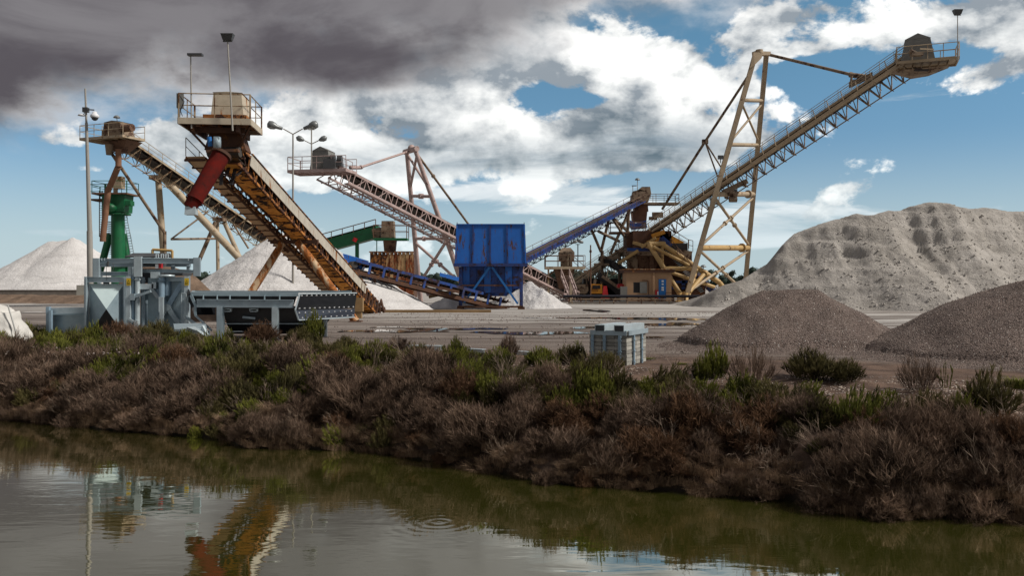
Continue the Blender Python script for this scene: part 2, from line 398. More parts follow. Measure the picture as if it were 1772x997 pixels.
def platform(root, c, sx, sy, ux, uy, m, railm=None, rh=1.1, t=.28, gaps=(), railr=.03, deckm=None):
    """a railed deck: c is the centre of its top, ux/uy horizontal axes"""
    c, ux, uy = Vector(c), Vector(ux).normalized(), Vector(uy).normalized(); z = Vector((0, 0, 1))
    b = MB()
    b.box(c-z*.03, (sx-.02, sy-.02, .06), ux, uy)
    k = max(2, int(sx/.9))
    for i in range(k+1): b.box(c+ux*(-sx/2+.05+(sx-.1)*i/k)-z*(.06+t*.3), (.07, sy-.12, t*.6), ux, uy)
    b.build('deck', deckm or m, root)
    cs = [c-ux*sx/2-uy*sy/2, c+ux*sx/2-uy*sy/2, c+ux*sx/2+uy*sy/2, c-ux*sx/2+uy*sy/2]
    b = MB()
    for i in range(4): b.beam(cs[i]-z*(t/2-.02), cs[(i+1) % 4]-z*(t/2-.02), .07, t, z)
    b.build('deck_frame', m, root)
    for i in range(4):
        if i in gaps: continue
        a, e = cs[i], cs[(i+1) % 4]; ins = (c-(a+e)/2).normalized()*.04
        rail([a+ins, e+ins], root, railm or m, rh, railr)
def hood(root, c, sx, sy, h, ux, uy, m, taper=.72, name='head_hood', roof=.25):
    """a sheet-metal cover: sloping sides and a low pitched top"""
    c, ux, uy = Vector(c), Vector(ux).normalized(), Vector(uy).normalized(); z = Vector((0, 0, 1)); b = MB()
    b.frust(sx/2, sx/2*taper, sy/2, sy/2*.95, c.z, c.z+h, (c.x, c.y), ux, uy)
    o = b.build(name, m, root)
    b = MB(); a, e = sx/2*taper+.05, sy/2*.95+.05; t = c+z*(h+.003)
    p = [t-ux*a-uy*e, t+ux*a-uy*e, t+ux*a+uy*e, t-ux*a+uy*e]; r0, r1 = t-uy*e+z*roof, t+uy*e+z*roof
    b.add([*p, r0, r1], [(0, 4, 5, 3), (1, 2, 5, 4), (0, 1, 4), (3, 5, 2), (3, 2, 1, 0)])
    b.build('hood_roof', m, root)
    return o
# ---------------------------------------------------------------- ground, bank, water
WLP = [(-60, 716), (0, 725), (120, 737), (240, 748), (390, 760), (430, 775), (640, 780), (760, 800), (870, 820), (940, 836), (1000, 838), (1150, 850), (1300, 862), (1380, 866), (1420, 885), (1560, 897), (1640, 893), (1772, 905)]
def _w(px, py): Z = (CAMH-WATER_Z)*F/(py-HY); return ((px-886)/F*Z, Z)
WL = [_w(*v) for v in WLP]
def lerp_tab(tab, x):
    if x <= tab[0][0]: return tab[0][1]
    for (a, p), (b, q) in zip(tab, tab[1:]):
        if x <= b: return p+(q-p)*(x-a)/(b-a)
    return tab[-1][1]
def Zw(x):
    z = lerp_tab(WL, x)
    if x < WL[0][0]: z += min(28, (WL[0][0]-x)*.40)
    if x > WL[-1][0]: z -= min(2.2, (x-WL[-1][0])*.12)
    return z
def kx(x): return lerp_tab([(-25, 1.75), (-8, 1.35), (0, 1.1), (4, 1.0), (30, 1.0)], x)
PROF = [(-6, -4.1), (-1.2, -3.4), (-.25, -2.4), (0, -2.15), (.12, -1.85), (.9, -1.38), (2.0, -.82), (3.1, -.42), (4.2, -.19), (6, -.04), (7, 0), (1e6, 0)]
def gz(x, Z):
    s = Z-Zw(x)
    if Z < 11.2:
        return lerp_tab([(3, .9), (7, -.4), (9, -2.15), (10, -3.4), (11, -4.1)], Z)
    t = s/kx(x) if s > 0 else s
    z = lerp_tab(PROF, t)
    a = max(0, min(1, (9-t)/5))
    if s > -2: z += a*.16*(mn.fractal(Vector((x*.7, Z*.7, 3)), 1, 2, 5)) + (.012*mn.noise(Vector((x*.5, Z*.9, 0))) if Z < 140 else 0)
    return z
def terrain():
    xs = sorted(set([round(-32+.28*i, 3) for i in range(int(64/.28)+1)]+[s*v for v in (36, 42, 50, 60, 75, 100, 140, 200, 300, 500, 900, 1800, 3500) for s in (1, -1)]))
    rows = [('z', v) for v in (-600, -200, -60, -20, -6, 0, 3, 5, 6, 7, 8, 9, 9.5, 10, 11)]
    rows += [('s', v) for v in (-3, -1.2, -.5, -.25)]+[('s', .0)]+[('s', round(.1+.22*i, 3)) for i in range(50)]+[('s', 11.5+.6*i) for i in range(12)]
    rows += [('s', v) for v in (20, 22, 25, 28, 32, 36, 42, 50, 60, 75, 95, 120, 160, 220, 320, 500, 900, 1800, 4000)]
    vs = []; fs = []; nx = len(xs)
    for kd, v in rows:
        for x in xs:
            Z = v if kd == 'z' else Zw(x)+v*(kx(x) if 0 < v < 12 else 1)+(0 if v <= 12 or kd == 'z' else 0)
            if kd == 's' and v >= 11.5: Z = Zw(x)+v+12*(kx(x)-1)*max(0, 1-(v-11.5)/60)
            vs.append((x, Z, gz(x, Z)))
    for j in range(len(rows)-1):
        for i in range(nx-1): fs.append((j*nx+i, j*nx+i+1, (j+1)*nx+i+1, (j+1)*nx+i))
    me = bpy.data.meshes.new('ground'); me.from_pydata(vs, [], fs); me.polygons.foreach_set('use_smooth', [True]*len(fs)); me.update()
    o = bpy.data.objects.new('ground', me); COL.objects.link(o); o['kind'] = 'structure'; return o
gr = terrain()
gm = bpy.data.materials.new('yard_and_bank_soil'); gm.use_nodes = True
n = Nd(gm.node_tree); n.n.clear()
t = n.new('ShaderNodeTexCoord').outputs['Object']; X, Y, Zz = n.sep(t)
b = n.new('ShaderNodeBsdfPrincipled'); o = n.new('ShaderNodeOutputMaterial'); n.link(b.outputs[0], o.inputs[0])
wv = n.noise(t, .09, 3, .5); Yw = n.m('ADD', Y, n.m('MULTIPLY', n.m('SUBTRACT', wv, .5), 7.0))
st = n.comb(n.m('MULTIPLY', X, .045), n.m('MULTIPLY', Yw, .42), 0.0)          # wheel tracks run along the yard
trk = n.noise(st, 1.6, 7, .62); trk2 = n.noise(st, 5.5, 5, .6)
yard = n.mix(n.ss(trk, .36, .64), (.12, .095, .08), (.33, .29, .26))
yard = n.mix(n.ss(trk2, .46, .66, 0, .9), yard, (.05, .038, .032))
pale = n.m('MULTIPLY', n.ss(n.m('ADD', Y, n.m('MULTIPLY', X, .5)), 50., 66.), n.ss(n.noise(st, 1.1, 5, .6), .38, .55))
yard = n.mix(n.m('MULTIPLY', pale, .85), yard, (.44, .42, .39))
fine = n.noise(t, 14, 6, .7)
peb = n.new('ShaderNodeTexVoronoi'); n.link(t, peb.inputs['Vector']); peb.inputs['Scale'].default_value = 16
soil = n.mix(n.ss(n.noise(t, 1.1, 6, .65), .35, .65), (.055, .032, .022), (.135, .085, .060))
soil = n.mix(n.ss(fine, .5, .75, 0, .6), soil, (.20, .145, .11))
near = n.ss(n.m('ADD', Y, n.m('ADD', n.m('MULTIPLY', X, .42), n.m('MULTIPLY', wv, 3.0))), 33.5, 37.)
grav = n.mix(n.ss(fine, .4, .6), (.10, .075, .062), (.20, .165, .14))
yard = n.mix(n.ss(n.m('ADD', Y, n.m('MULTIPLY', X, .42)), 38., 47., .85, 0.), yard, grav)
mx_ = n.noise(n.comb(n.m('MULTIPLY', X, .02), n.m('MULTIPLY', Yw, .9), 3.0), 2.2, 4, .6)
yard = n.mix(n.m('MULTIPLY', n.ss(mx_, .50, .60, 0, .8), n.ss(Y, 100., 60., 0, 1.)), yard, (.07, .052, .044))
c = n.mix(near, soil, yard)
c = n.mix(n.ss(n.m('ADD', Zz, n.m('MULTIPLY', wv, .6)), -1.8, -.3, .78, 0), c, (.022, .015, .010))
c = n.mix(n.ss(Zz, -2.2, -1.88, 1, 0), c, (.014, .011, .007))
n.put(c, b.inputs['Base Color'])
wet = n.m('MULTIPLY', n.ss(trk, .30, .40, 1, 0), near)
n.put(n.mix(wet, (.92, .92, .92), (.30, .30, .30)), b.inputs['Roughness']); b.inputs['Specular IOR Level'].default_value = .3
bp = n.new('ShaderNodeBump'); bp.inputs['Distance'].default_value = .05; bp.inputs['Strength'].default_value = .8
n.link(n.m('ADD', n.m('MULTIPLY', fine, .6), n.m('MULTIPLY', trk2, .8)), bp.inputs['Height']); n.link(bp.outputs[0], b.inputs['Normal'])
gr.data.materials.append(gm)

# water
wm = bpy.data.materials.new('murky_canal_water'); wm.use_nodes = True
n = Nd(wm.node_tree); n.n.clear()
t = n.new('ShaderNodeTexCoord').outputs['Object']; X, Y, Zz = n.sep(t)
o = n.new('ShaderNodeOutputMaterial')
df = n.new('ShaderNodeBsdfDiffuse'); df.inputs[0].default_value = (.044, .047, .008, 1)
gl = n.new('ShaderNodeBsdfGlossy'); gl.inputs['Roughness'].default_value = .025; gl.inputs[0].default_value = (1.0, .99, .90, 1)
fr = n.new('ShaderNodeFresnel'); fr.inputs[0].default_value = 3.0
ms = n.new('ShaderNodeMixShader')
sv = n.vm('MULTIPLY', t, (.55, 1.5, 1.0))
rip = n.m('MULTIPLY', n.noise(sv, 1.2, 3, .5, .4), .0045)
mask = n.ss(n.noise(t, .28, 3, .5), .42, .62)
rip2 = n.m('MULTIPLY', n.m('MULTIPLY', n.noise(sv, 7.5, 3, .5), mask), .0014)
C0 = G(760, 17.2)                                                         # rings spreading from one spot
rr = n.m('SQRT', n.m('ADD', n.m('POWER', n.m('ABSOLUTE', n.m('SUBTRACT', X, C0.x)), 2.0), n.m('POWER', n.m('ABSOLUTE', n.m('SUBTRACT', Y, C0.y)), 2.0)))
ring = n.m('MULTIPLY', n.m('SINE', n.m('MULTIPLY', rr, 26.0)), n.m('MULTIPLY', n.m('EXPONENT', n.m('MULTIPLY', rr, -1.3)), .0009))
hgt = n.m('ADD', n.m('ADD', rip, rip2), ring)
bp = n.new('ShaderNodeBump'); bp.inputs['Strength'].default_value = 1; bp.inputs['Distance'].default_value = 1.0
n.link(hgt, bp.inputs['Height'])
bp.inputs['Strength'].default_value = 1.0
for s_ in (gl, fr): n.link(bp.outputs[0], s_.inputs['Normal'])
n.put(n.m('MINIMUM', n.m('MULTIPLY', fr.outputs[0], 1.9), 1.0), ms.inputs[0]); n.link(df.outputs[0], ms.inputs[1]); n.link(gl.outputs[0], ms.inputs[2]); n.link(ms.outputs[0], o.inputs[0])
wtr = MB().add([(-3500, 6, WATER_Z), (3500, 6, WATER_Z), (3500, 20, WATER_Z), (3500, 66, WATER_Z), (-3500, 66, WATER_Z)], [(0, 1, 2, 3, 4)]).build('canal_water', wm)
wtr['kind'] = 'structure'

# puddles: thin sheets of standing water lying in the wheel tracks
pm = bpy.data.materials.new('puddle_water'); pm.use_nodes = True
pb = pm.node_tree.nodes['Principled BSDF']; pb.inputs['Base Color'].default_value = (.07, .06, .05, 1); pb.inputs['Roughness'].default_value = .03; pb.inputs['IOR'].default_value = 1.5
pb.inputs['Specular IOR Level'].default_value = 1.0
def puddle(px0, px1, py, dpy, seed):
    r = random.Random(seed); Z0 = CAMH*F/(py-HY); hw = Z0-CAMH*F/(py+dpy-HY)
    a, c = G(px0, Z0).x, G(px1, Z0).x; N = 26; up, lo = [], []
    for i in range(N+1):
        x = a+(c-a)*i/N; e = max(0., sin(pi*i/N))**.4
        q = mn.noise(Vector((x*.8, seed*3.1, 0)))*hw*.5
        up.append((x, Z0+q+hw*e*(.5+.35*mn.noise(Vector((x*1.7, seed, 5)))), .03)); lo.append((x, Z0+q-hw*e*(.5+.35*mn.noise(Vector((x*1.7, seed, 9)))), .03))
    o = MB().add(lo+up[::-1], [tuple(range(2*N+2))]).build('puddle', pm); o['kind'] = 'structure'
for a in [(585, 780, 574, 4, 1), (810, 1022, 577, 5.0, 2), (1110, 1152, 585.5, 3, 3), (985, 1045, 567.5, 3, 4), (1095, 1215, 562, 5, 5), (1010, 1055, 538.5, 4, 6),
          (700, 880, 570, 3, 7), (1060, 1230, 553, 4, 8), (40, 75, 541, 1.5, 9), (640, 700, 567, 1.2, 10), (900, 1180, 551, 1.5, 11)]: puddle(*a)

# ---------------------------------------------------------------- heaps
def sandmat(name, c1, c2, bump, sc, stones=False, crack=False):
    m = bpy.data.materials.new(name); m.use_nodes = True; n = Nd(m.node_tree); n.n.clear()
    t = n.new('ShaderNodeTexCoord').outputs['Object']
    b = n.new('ShaderNodeBsdfPrincipled'); o = n.new('ShaderNodeOutputMaterial'); n.link(b.outputs[0], o.inputs[0])
    c = n.mix(n.ss(n.noise(t, sc, 7, .65), .33, .67), c1, c2)
    h = n.noise(t, sc*5, 8, .7)
    if stones:
        v = n.new('ShaderNodeTexVoronoi'); n.link(t, v.inputs['Vector']); v.inputs['Scale'].default_value = 22
        cs = n.sep(v.outputs['Color'])[0]
        c = n.mix(n.ss(cs, 0, 1), n.mix(.40, c, (.03, .024, .022)), n.mix(.25, c, (.34, .30, .28)))
        c = n.mix(n.m('GREATER_THAN', cs, .985), c, (.50, .45, .41))
        c = n.mix(n.ss(v.outputs['Distance'], .3, .75, 0, .45), c, (.03, .024, .022))
        h = n.m('SUBTRACT', h, v.outputs['Distance'])
    else:
        X, Y, Z = n.sep(t)
        l = n.noise(n.comb(n.m('MULTIPLY', X, .05), n.m('MULTIPLY', Y, .05), n.m('ADD', Z, n.m('MULTIPLY', n.noise(t, .25, 3), 1.6))), 1.4, 5, .6)
        c = n.mix(n.ss(l, .5, .68, 0, .35), c, tuple(x*.62 for x in c2))
        if crack: c = n.mix(n.ss(n.noise(t, 3.2, 8, .75), .60, .76, 0, .45), c, tuple(x*.45 for x in c1))
    n.put(c, b.inputs['Base Color']); b.inputs['Roughness'].default_value = .95; b.inputs['Specular IOR Level'].default_value = .15
    bp = n.new('ShaderNodeBump'); bp.inputs['Distance'].default_value = bump; n.link(h, bp.inputs['Height']); n.link(bp.outputs[0], b.inputs['Normal'])
    return m
salt_m = sandmat('pale_grey_sand', (.64, .62, .605), (.54, .52, .505), .22, .5)
mound_m = sandmat('pale_beige_sand', (.43, .40, .365), (.32, .295, .265), .35, .28, crack=True)
gravel_m = sandmat('brown_gravel', (.25, .185, .155), (.175, .130, .110), .05, .8, stones=True)
dirt_m = sandmat('brown_dirt', (.20, .14, .10), (.13, .09, .065), .10, .9)
def heap(name, label, m, x0, x1, y0, y1, hf, nx, ny, cat='sand pile', group=None):
    """height field over a footprint; hf(x, y) gives the height"""
    c = Vector(((x0+x1)/2, (y0+y1)/2, 0)); vs = []; fs = []
    for j in range(ny+1):
        for i in range(nx+1):
            x = x0+(x1-x0)*i/nx; y = y0+(y1-y0)*j/ny; vs.append((x, y, hf(x, y)))
    for j in range(ny):
        for i in range(nx):
            q = (j*(nx+1)+i, j*(nx+1)+i+1, (j+1)*(nx+1)+i+1, (j+1)*(nx+1)+i)
            if max(vs[k][2] for k in q) > -.05: fs.append(q)
    me = bpy.data.meshes.new(name); me.from_pydata([tuple(Vector(v)-c) for v in vs], [], fs); me.polygons.foreach_set('use_smooth', [True]*len(fs)); me.materials.append(m); me.update()
    o = bpy.data.objects.new(name, me); COL.objects.link(o); o.location = c; o['_w'] = tuple(c)
    return tag(o, label, cat, group)
def fr(x, y, z=0., oc=5, s=1.): return mn.fractal(Vector((x*s, y*s, z)), 1, 2, oc)
def seg_dist(x, y, a, b):
    ax, ay = a; bx, by = b; t = max(0, min(1, ((x-ax)*(bx-ax)+(y-ay)*(by-ay))/max(1e-9, (bx-ax)**2+(by-ay)**2)))
    return sqrt((x-ax-t*(bx-ax))**2+(y-ay-t*(by-ay))**2), t
# central white pile behind the rusty conveyor: ridge with two tops
ra, rb = G(478, 80), G(556, 84)
def hf(x, y):
    d_, t = seg_dist(x, y, (ra.x, ra.y), (rb.x, rb.y))
    h = 7.35+.25*sin(t*5)-d_*(.66+.05*fr(x, y, 1, 2, .1))
    h += .20*fr(x, y, 0, 5, .35)*min(1, max(0, d_/2)) + .10*abs(fr(x*1.6, y*.4, 4, 4, .8))
    return h-.25
heap('white_sand_pile', 'tall pale grey sand pile behind the rusty conveyor legs', salt_m, -37, 1, 64, 98, hf, 190, 150, group=None)
# left pile behind the low wall
la, lb = G(84, 171), G(134, 171)
def hf(x, y):
    d_, t = seg_dist(x, y, (la.x, la.y), (lb.x, lb.y)); d3 = sqrt((x-(126-886)/F*170)**2+(y-170)**2)
    h = 11.0+.5*t-d_*.66+.30*fr(x, y, 0, 5, .12)*min(1, d_/4)+.12*fr(x, y, 5, 4, .6)
    return max(h, 11.9-d3*.75)-.2
heap('white_sand_pile', 'flat topped pale sand pile behind the low wall at far left', salt_m, -118, -56, 150.4, 190, hf, 170, 110)
def hf(x, y):
    d_ = sqrt((x+138)**2+(y-195)**2); return 11.5-d_*.55+.3*fr(x, y, 2, 5, .2)
heap('white_sand_pile', 'edge of a distant sand pile at the left margin of the yard', salt_m, -165, -105, 168, 222, hf, 70, 60)
# the large excavated mound at right
SIL = [(1150, 560), (1185, 532), (1215, 510), (1245, 492), (1275, 483), (1300, 468), (1320, 455), (1345, 425), (1372, 403), (1395, 394), (1420, 384), (1448, 377), (1475, 370), (1500, 373), (1530, 363), (1552, 364), (1562, 358), (1595, 350), (1615, 352), (1640, 357), (1665, 361), (1700, 358), (1740, 364), (1772, 368), (1850, 375), (1960, 400), (2100, 460), (2250, 540)]
ZC = 96.
tab = [((p-886)/F*ZC, CAMH-(q-HY)/F*ZC) for p, q in SIL]
def hf(x, y):
    H = lerp_tab(tab, x)
    if H < -1: return -1
    px = 886+x/ZC*F
    foot = 77.5+2.5*fr(x, 0, 3, 3, .12)+max(0, (40-x))*.75       # toe of the slope
    crest = max(foot+3, ZC-1+2.2*fr(x, 0, 9, 4, .10))
    s = (y-foot)/(crest-foot)
    if s < 0: g = s*.8
    elif s < 1:
        cl = .58+.10*fr(x, 0, 21, 4, .14)                                    # top of the talus, below the cut face
        k = .70+.05*fr(x, 0, 31, 3, .2)
        if s < k: g = cl*max(0., s/k)**1.08
        elif s < .9: g = cl+(.97-cl)*max(0., (s-k)/(.9-k))**.8
        else: g = .97+.03*(s-.9)/.1
    else: g = 1-(y-crest)*.055
    amp = max(0, min(1, s*5))*(.6 if s < 1 else .2)*(1-.85*max(0, min(1, (s-.78)/.2)))
    h = H*g
    if 0 < s < 1.0:
        rg = 1-abs(mn.fractal(Vector((x*.13+.4*y*.13, y*.10, 7)), 1, 2, 3))*2.2
        h += amp*(.45*fr(x, y, 0, 7, .16)+.12*rg-.22*abs(fr(x, y*1.2, 7, 6, .45))-.10)*(1 if H > 3 else .35)
        vd = mn.voronoi(Vector((x*.42+.5*mn.noise(Vector((x*.5, y*.5, 2))), y*.55, h*.3)))[0]; cr = exp(-(vd[1]-vd[0])*9)
        h -= (.20 if s > k else .05)*cr*amp*1.5*(1 if H > 4 else .3)
        vd = mn.voronoi(Vector((x*1.5, y*1.5, 1)))[0]; h += .10*amp*(vd[1]-vd[0])*(1 if s < k else .5)
        h += .10*fr(x, y, 70, 5, .6)*(s > .8); h -= .22*amp*max(0, mn.noise(Vector((x*1.1, y*.22, 60))))*(1 if s > k*.8 else .4)
        h += .10*amp*mn.noise(Vector((x*1.9, y*1.9, 1)))+.08*amp*abs(mn.noise(Vector((x*3.7, y*3.7, 1))))
        lz = (h+.8*fr(x, y, 40, 3, .1)); h += (.20*sin(lz*3.3+3*fr(x, y, 50, 2, .1))+.10*sin(lz*8.1))*(1 if s > k else .25)*min(1, amp*2)*(1 if H > 4 else 0)
        # slump scarps: curved ledges across the talus
        q = sin(1.15*y+.35*x+2.5*fr(x, y, 12, 3, .08)); h -= .55*amp*max(0, q-.72)*3.5*.55
    return h-.1 if H > 1 else min(h, H)-.1
heap('sand_mound', 'huge pale beige excavated sand mound rising behind the gravel heaps', mound_m, 15, 92, 72, 128, hf, 400, 270, cat='sand mound')
mound_f = hf
stones_done = False
# small white heaps beside the blue bin
def hf(x, y): 
    d_, t = seg_dist(x, y, (G(915, 92).x, 92), (G(940, 90).x, 90)); return 2.75-.9*t-d_*.66+.22*fr(x, y, 4, 5, .7)+.12*abs(fr(x, y, 8, 4, 1.5))
heap('white_sand_heap', 'low lumpy white heap spilling out right of the blue bin', salt_m, -3.5, 9, 83, 98, hf, 90, 80)
def hf(x, y):
    d_ = sqrt((x-G(783, 92).x)**2+(y-92)**2); return 1.35-d_*.45+.25*fr(x, y, 14, 5, .8)
heap('grey_sand_heap', 'small grey heap left of the blue bin legs', salt_m, -12, -1, 86, 98, hf, 70, 60)
# brown dirt behind the zinc machine
def hf(x, y):
    d_, t = seg_dist(x, y, (G(262, 62).x, 62), (G(318, 62).x, 62)); return 4.3-.8*t-d_*.85+.35*fr(x, y, 24, 5, .5)
heap('brown_dirt_heap', 'brown dirt heap behind the right end of the zinc machine', dirt_m, -37, -15, 54, 71, hf, 90, 70, cat='dirt pile')
def stones_on(name, hf, m, box, nst, smin, smax, parent=None, seed=1, minz=.0):
    r = random.Random(seed); b = MB(); k = 0
    while k < nst:
        x, y = r.uniform(box[0], box[1]), r.uniform(box[2], box[3]); z = hf(x, y)
        if z < minz: continue
        k += 1; s = r.uniform(smin, smax); c = Vector((x, y, z+s*.15)); q = []
        for ax in ((1, 0, 0), (-1, 0, 0), (0, 1, 0), (0, -1, 0), (0, 0, 1), (0, 0, -1)):
            q.append(c+Vector(ax)*s*r.uniform(.5, 1.1)+Vector((r.uniform(-1, 1), r.uniform(-1, 1), r.uniform(-1, 1)))*s*.35)
        b.add(q, [(0, 2, 4), (2, 1, 4), (1, 3, 4), (3, 0, 4), (2, 0, 5), (1, 2, 5), (3, 1, 5), (0, 3, 5)])
    o = b.build(name, m, parent); o['kind'] = 'stuff'; return o
stone_m = mat('mixed_gravel_stones', (.34, .275, .24), .9, col2=(.10, .08, .07), amt=1., scale=9., grime=.3)
stone_l = mat('pale_chips', (.66, .60, .53), .9, col2=(.42, .30, .22), amt=1., scale=7.)
def gheap1(x, y):
    d_, t = seg_dist(x, y, (G(1322, 35.6).x, 35.6), (G(1412, 35.2).x, 35.2)); h = 2.36-.05*t-max(0, d_-.1)*.60
    if h < .35: h = .35*exp((h-.35)/.5)-.12
    return h+.05*fr(x, y, 2, 5, 1.2)+(.16*fr(x, y, 22, 3, .42) if h > .4 else .04*fr(x, y, 22, 3, .42))
g1 = heap('gravel_heap', 'flat topped brown gravel heap right of the block stack', gravel_m, 4, 19, 27.5, 43, gheap1, 170, 150, cat='gravel heap')
def gheap2(x, y):
    d_, t = seg_dist(x, y, (G(1800, 31).x, 31), (G(2000, 31).x, 31)); dd = sqrt(d_*d_+1.2**2)-1.2; h = 2.72-dd*.50
    if h < .3: h = .3*exp((h-.3)/.5)-.1
    return h+.05*fr(x, y, 9, 5, 1.1)+(.18*fr(x, y, 32, 3, .36) if h > .4 else .04*fr(x, y, 32, 3, .36))
g2 = heap('gravel_heap', 'brown gravel heap at the right edge of the photo, cut off by the frame', gravel_m, 11, 32, 22.5, 40, gheap2, 200, 150, cat='gravel heap')
stones_on('loose_stone', gheap1, stone_m, (4.5, 18, 29.5, 37), 5500, .012, .034, g1, 1, .02)
stones_on('pale_stone', gheap1, stone_l, (4.5, 18, 29.5, 37), 260, .010, .022, g1, 2, .02)
stones_on('loose_stone', gheap2, stone_m, (12, 21, 23.5, 33), 8500, .012, .034, g2, 3, .02)
stones_on('pale_stone', gheap2, stone_l, (12, 21, 23.5, 33), 420, .010, .022, g2, 4, .02)

clod_m = mat('sand_clods', (.42, .39, .355), .95, col2=(.33, .30, .27), scale=1.)
mnd = [o for o in S.objects if o.name == 'sand_mound'][0]
stones_on('sand_clod', mound_f, clod_m, (22, 70, 76, 93), 1500, .04, .20, mnd, 9, .1)
stones_on('toe_stone', lambda x, y: .02 if gheap1(x, y) < .05 else -1, stone_m, (4, 18, 28.5, 37), 1500, .008, .03, g1, 11, .0)
yr_ = random.Random(31)
stones_on('yard_stone', lambda x, y: .03 if mn.noise(Vector((x*.15, y*.5, 2))) > .02 else -1, stone_m, (-22, 20, 31, 76), 2600, .015, .06, None, 12, .0)
S.objects['yard_stone']['label'] = 'loose stones scattered over the tracked yard'
S.objects['yard_stone']['category'] = 'stones'
# low retaining wall, far left, and its end block
wl = thing('retaining_wall', G(60, 150), 'long low brown concrete wall in front of the left sand pile', 'wall')
for i in range(9):
    x0 = -104+i*4.0; part('wall_panel', concrete_d, wl, lambda b: b.box((x0+2, 150, .6), (3.96, .5, 1.5)))
    part('wall_cap', concrete_d, wl, lambda b: b.box((x0+2, 149.98, 1.37), (3.98, .62, .1)))
eb = thing('concrete_block', G(142, 146), 'pale square concrete block at the end of the low wall', 'block')
part('block_body', concrete, eb, lambda b: b.box((G(142, 146).x, 146, 1.1), (1.3, 1.2, 2.3)))
part('lifting_loop', rust_dark, eb, lambda b: b.path([G(142, 146)+Vector((-.2, 0, 2.2)), G(142, 146)+Vector((-.1, 0, 2.42)), G(142, 146)+Vector((.1, 0, 2.42)), G(142, 146)+Vector((.2, 0, 2.2))], .02))
def hf(x, y):
    d_, t = seg_dist(x, y, (-76, 118), (-50, 112)); return .9-d_*.22+.35*fr(x, y, 3, 5, .4)
heap('dirt_berm', 'low strip of churned brown dirt in front of the low wall', dirt_m, -84, -42, 106, 124, hf, 120, 60, cat='dirt pile')
def hf(x, y):
    d_, t = seg_dist(x, y, (-95, 139), (-60, 136)); return .75-d_*.22+.3*fr(x, y, 13, 5, .4)
heap('dirt_berm', 'thin far strip of pale dirt at the foot of the low wall', dirt_m, -104, -50, 130, 145, hf, 120, 40, cat='dirt pile')

# far wood on the horizon: a mass of crowns
leafm = mat('far_foliage', (.030, .050, .035), .9, col2=(.012, .022, .018), scale=.4)
b = MB(); r = random.Random(5)
x = -330.
while x < 420:
    Z = 420+r.uniform(-20, 40); top = 7.3+2.2*mn.noise(Vector((x*.02, 0, 0)))+1.0*r.random()
    if x > 60: top += min(4, (x-60)*.04)
    for k in range(9):
        c = Vector((x+r.uniform(-4, 4), Z+r.uniform(-6, 6), top*r.uniform(.25, .85))); s = r.uniform(1.2, 2.6); q = []
        for j in range(14):
            v = Vector((r.gauss(0, 1), r.gauss(0, 1), r.gauss(0, .8))).normalized()*s
            p0 = c+v; e1 = Vector((r.gauss(0, 1), r.gauss(0, 1), r.gauss(0, 1))).normalized()*.9; e2 = Vector((r.gauss(0, 1), r.gauss(0, 1), r.gauss(0, 1))).normalized()*.9
            b.add([p0, p0+e1, p0+e2], [(0, 1, 2)])
        b.lathe([(.01, -s*.8), (s*.7, -s*.4), (s*.85, .1), (s*.55, s*.55), (.01, s*.8)], c, n=7)
    x += 3.2
fw = b.build('far_wood', leafm); fw['kind'] = 'stuff'; tag(fw, 'dark green line of trees along the horizon beyond the plant', 'trees')
Z3 = Vector((0, 0, 1))
def collar(b, a, e, t, r): 
    a, e = Vector(a), Vector(e); d = (e-a).normalized(); c = a.lerp(e, t); b.tube(c-d*.12, c+d*.12, r, n=10)
def brace(root, m, a, e, r, mid=(.46, .54), name='brace'):
    b = MB(); b.tube(a, e, r, n=8)
    for t in mid: collar(b, a, e, t, r*1.7)
    return b.build(name, m, root)
def camlamp(base, top, label, kind='flood', r=.05, m=None, az=0, s=1.):
    """lamp on a thin pole standing on a deck or in the yard"""
    m = m or lampm
    t = thing('floodlight_pole', base, label, 'lamp post')
    tubep('pole', polem, t, base, top, r, r*.8)
    ux = Vector((cos(az), sin(az), 0)); uy = Vector((-sin(az), cos(az), 0))
    if kind == 'flood':
        part('bracket', grey_d, t, lambda b: b.box(top+Z3*.03, (.5*s, .08*s, .06*s), ux, uy))
        part('lamp_head', grey_d, t, lambda b: b.frust(.24*s, .34*s, .12*s, .20*s, top.z+.08*s, top.z+.42*s, (top.x, top.y), ux, uy))
    elif kind == 'flat':
        part('lamp_head', grey_d, t, lambda b: b.box(top+ux*.25*s+Z3*.05, (.8*s, .3*s, .12*s), ux, uy))
    elif kind == 'dome':
        part('lamp_head', lampm, t, lambda b: b.lathe([(.03, .3), (.18, .28), (.36, .1), (.38, 0), (.02, -.03)], top-Z3*.05, n=12) if s == 1. else b.lathe([(.03*s, .3*s), (.18*s, .28*s), (.36*s, .1*s), (.38*s, 0), (.02*s, -.03*s)], top-Z3*.05, n=12))
    return t

caked = mat('orange_caked_rust', (.88, .42, .08), .9, col2=(.60, .20, .03), scale=2.5, amt=.9, rust=(.04, .02, .014), rust_amt=.42, rscale=.8, bump=.05, bscale=6)
# ================================================================ A: rusty conveyor, front left
T = Vector((-12.5, 74.8, .95)); H = P(390, 256, 49.2)
d = (H-T).normalized(); s = d.cross(Z3).normalized(); u = s.cross(d).normalized(); L = (H-T).length
if u.z < 0: u = -u
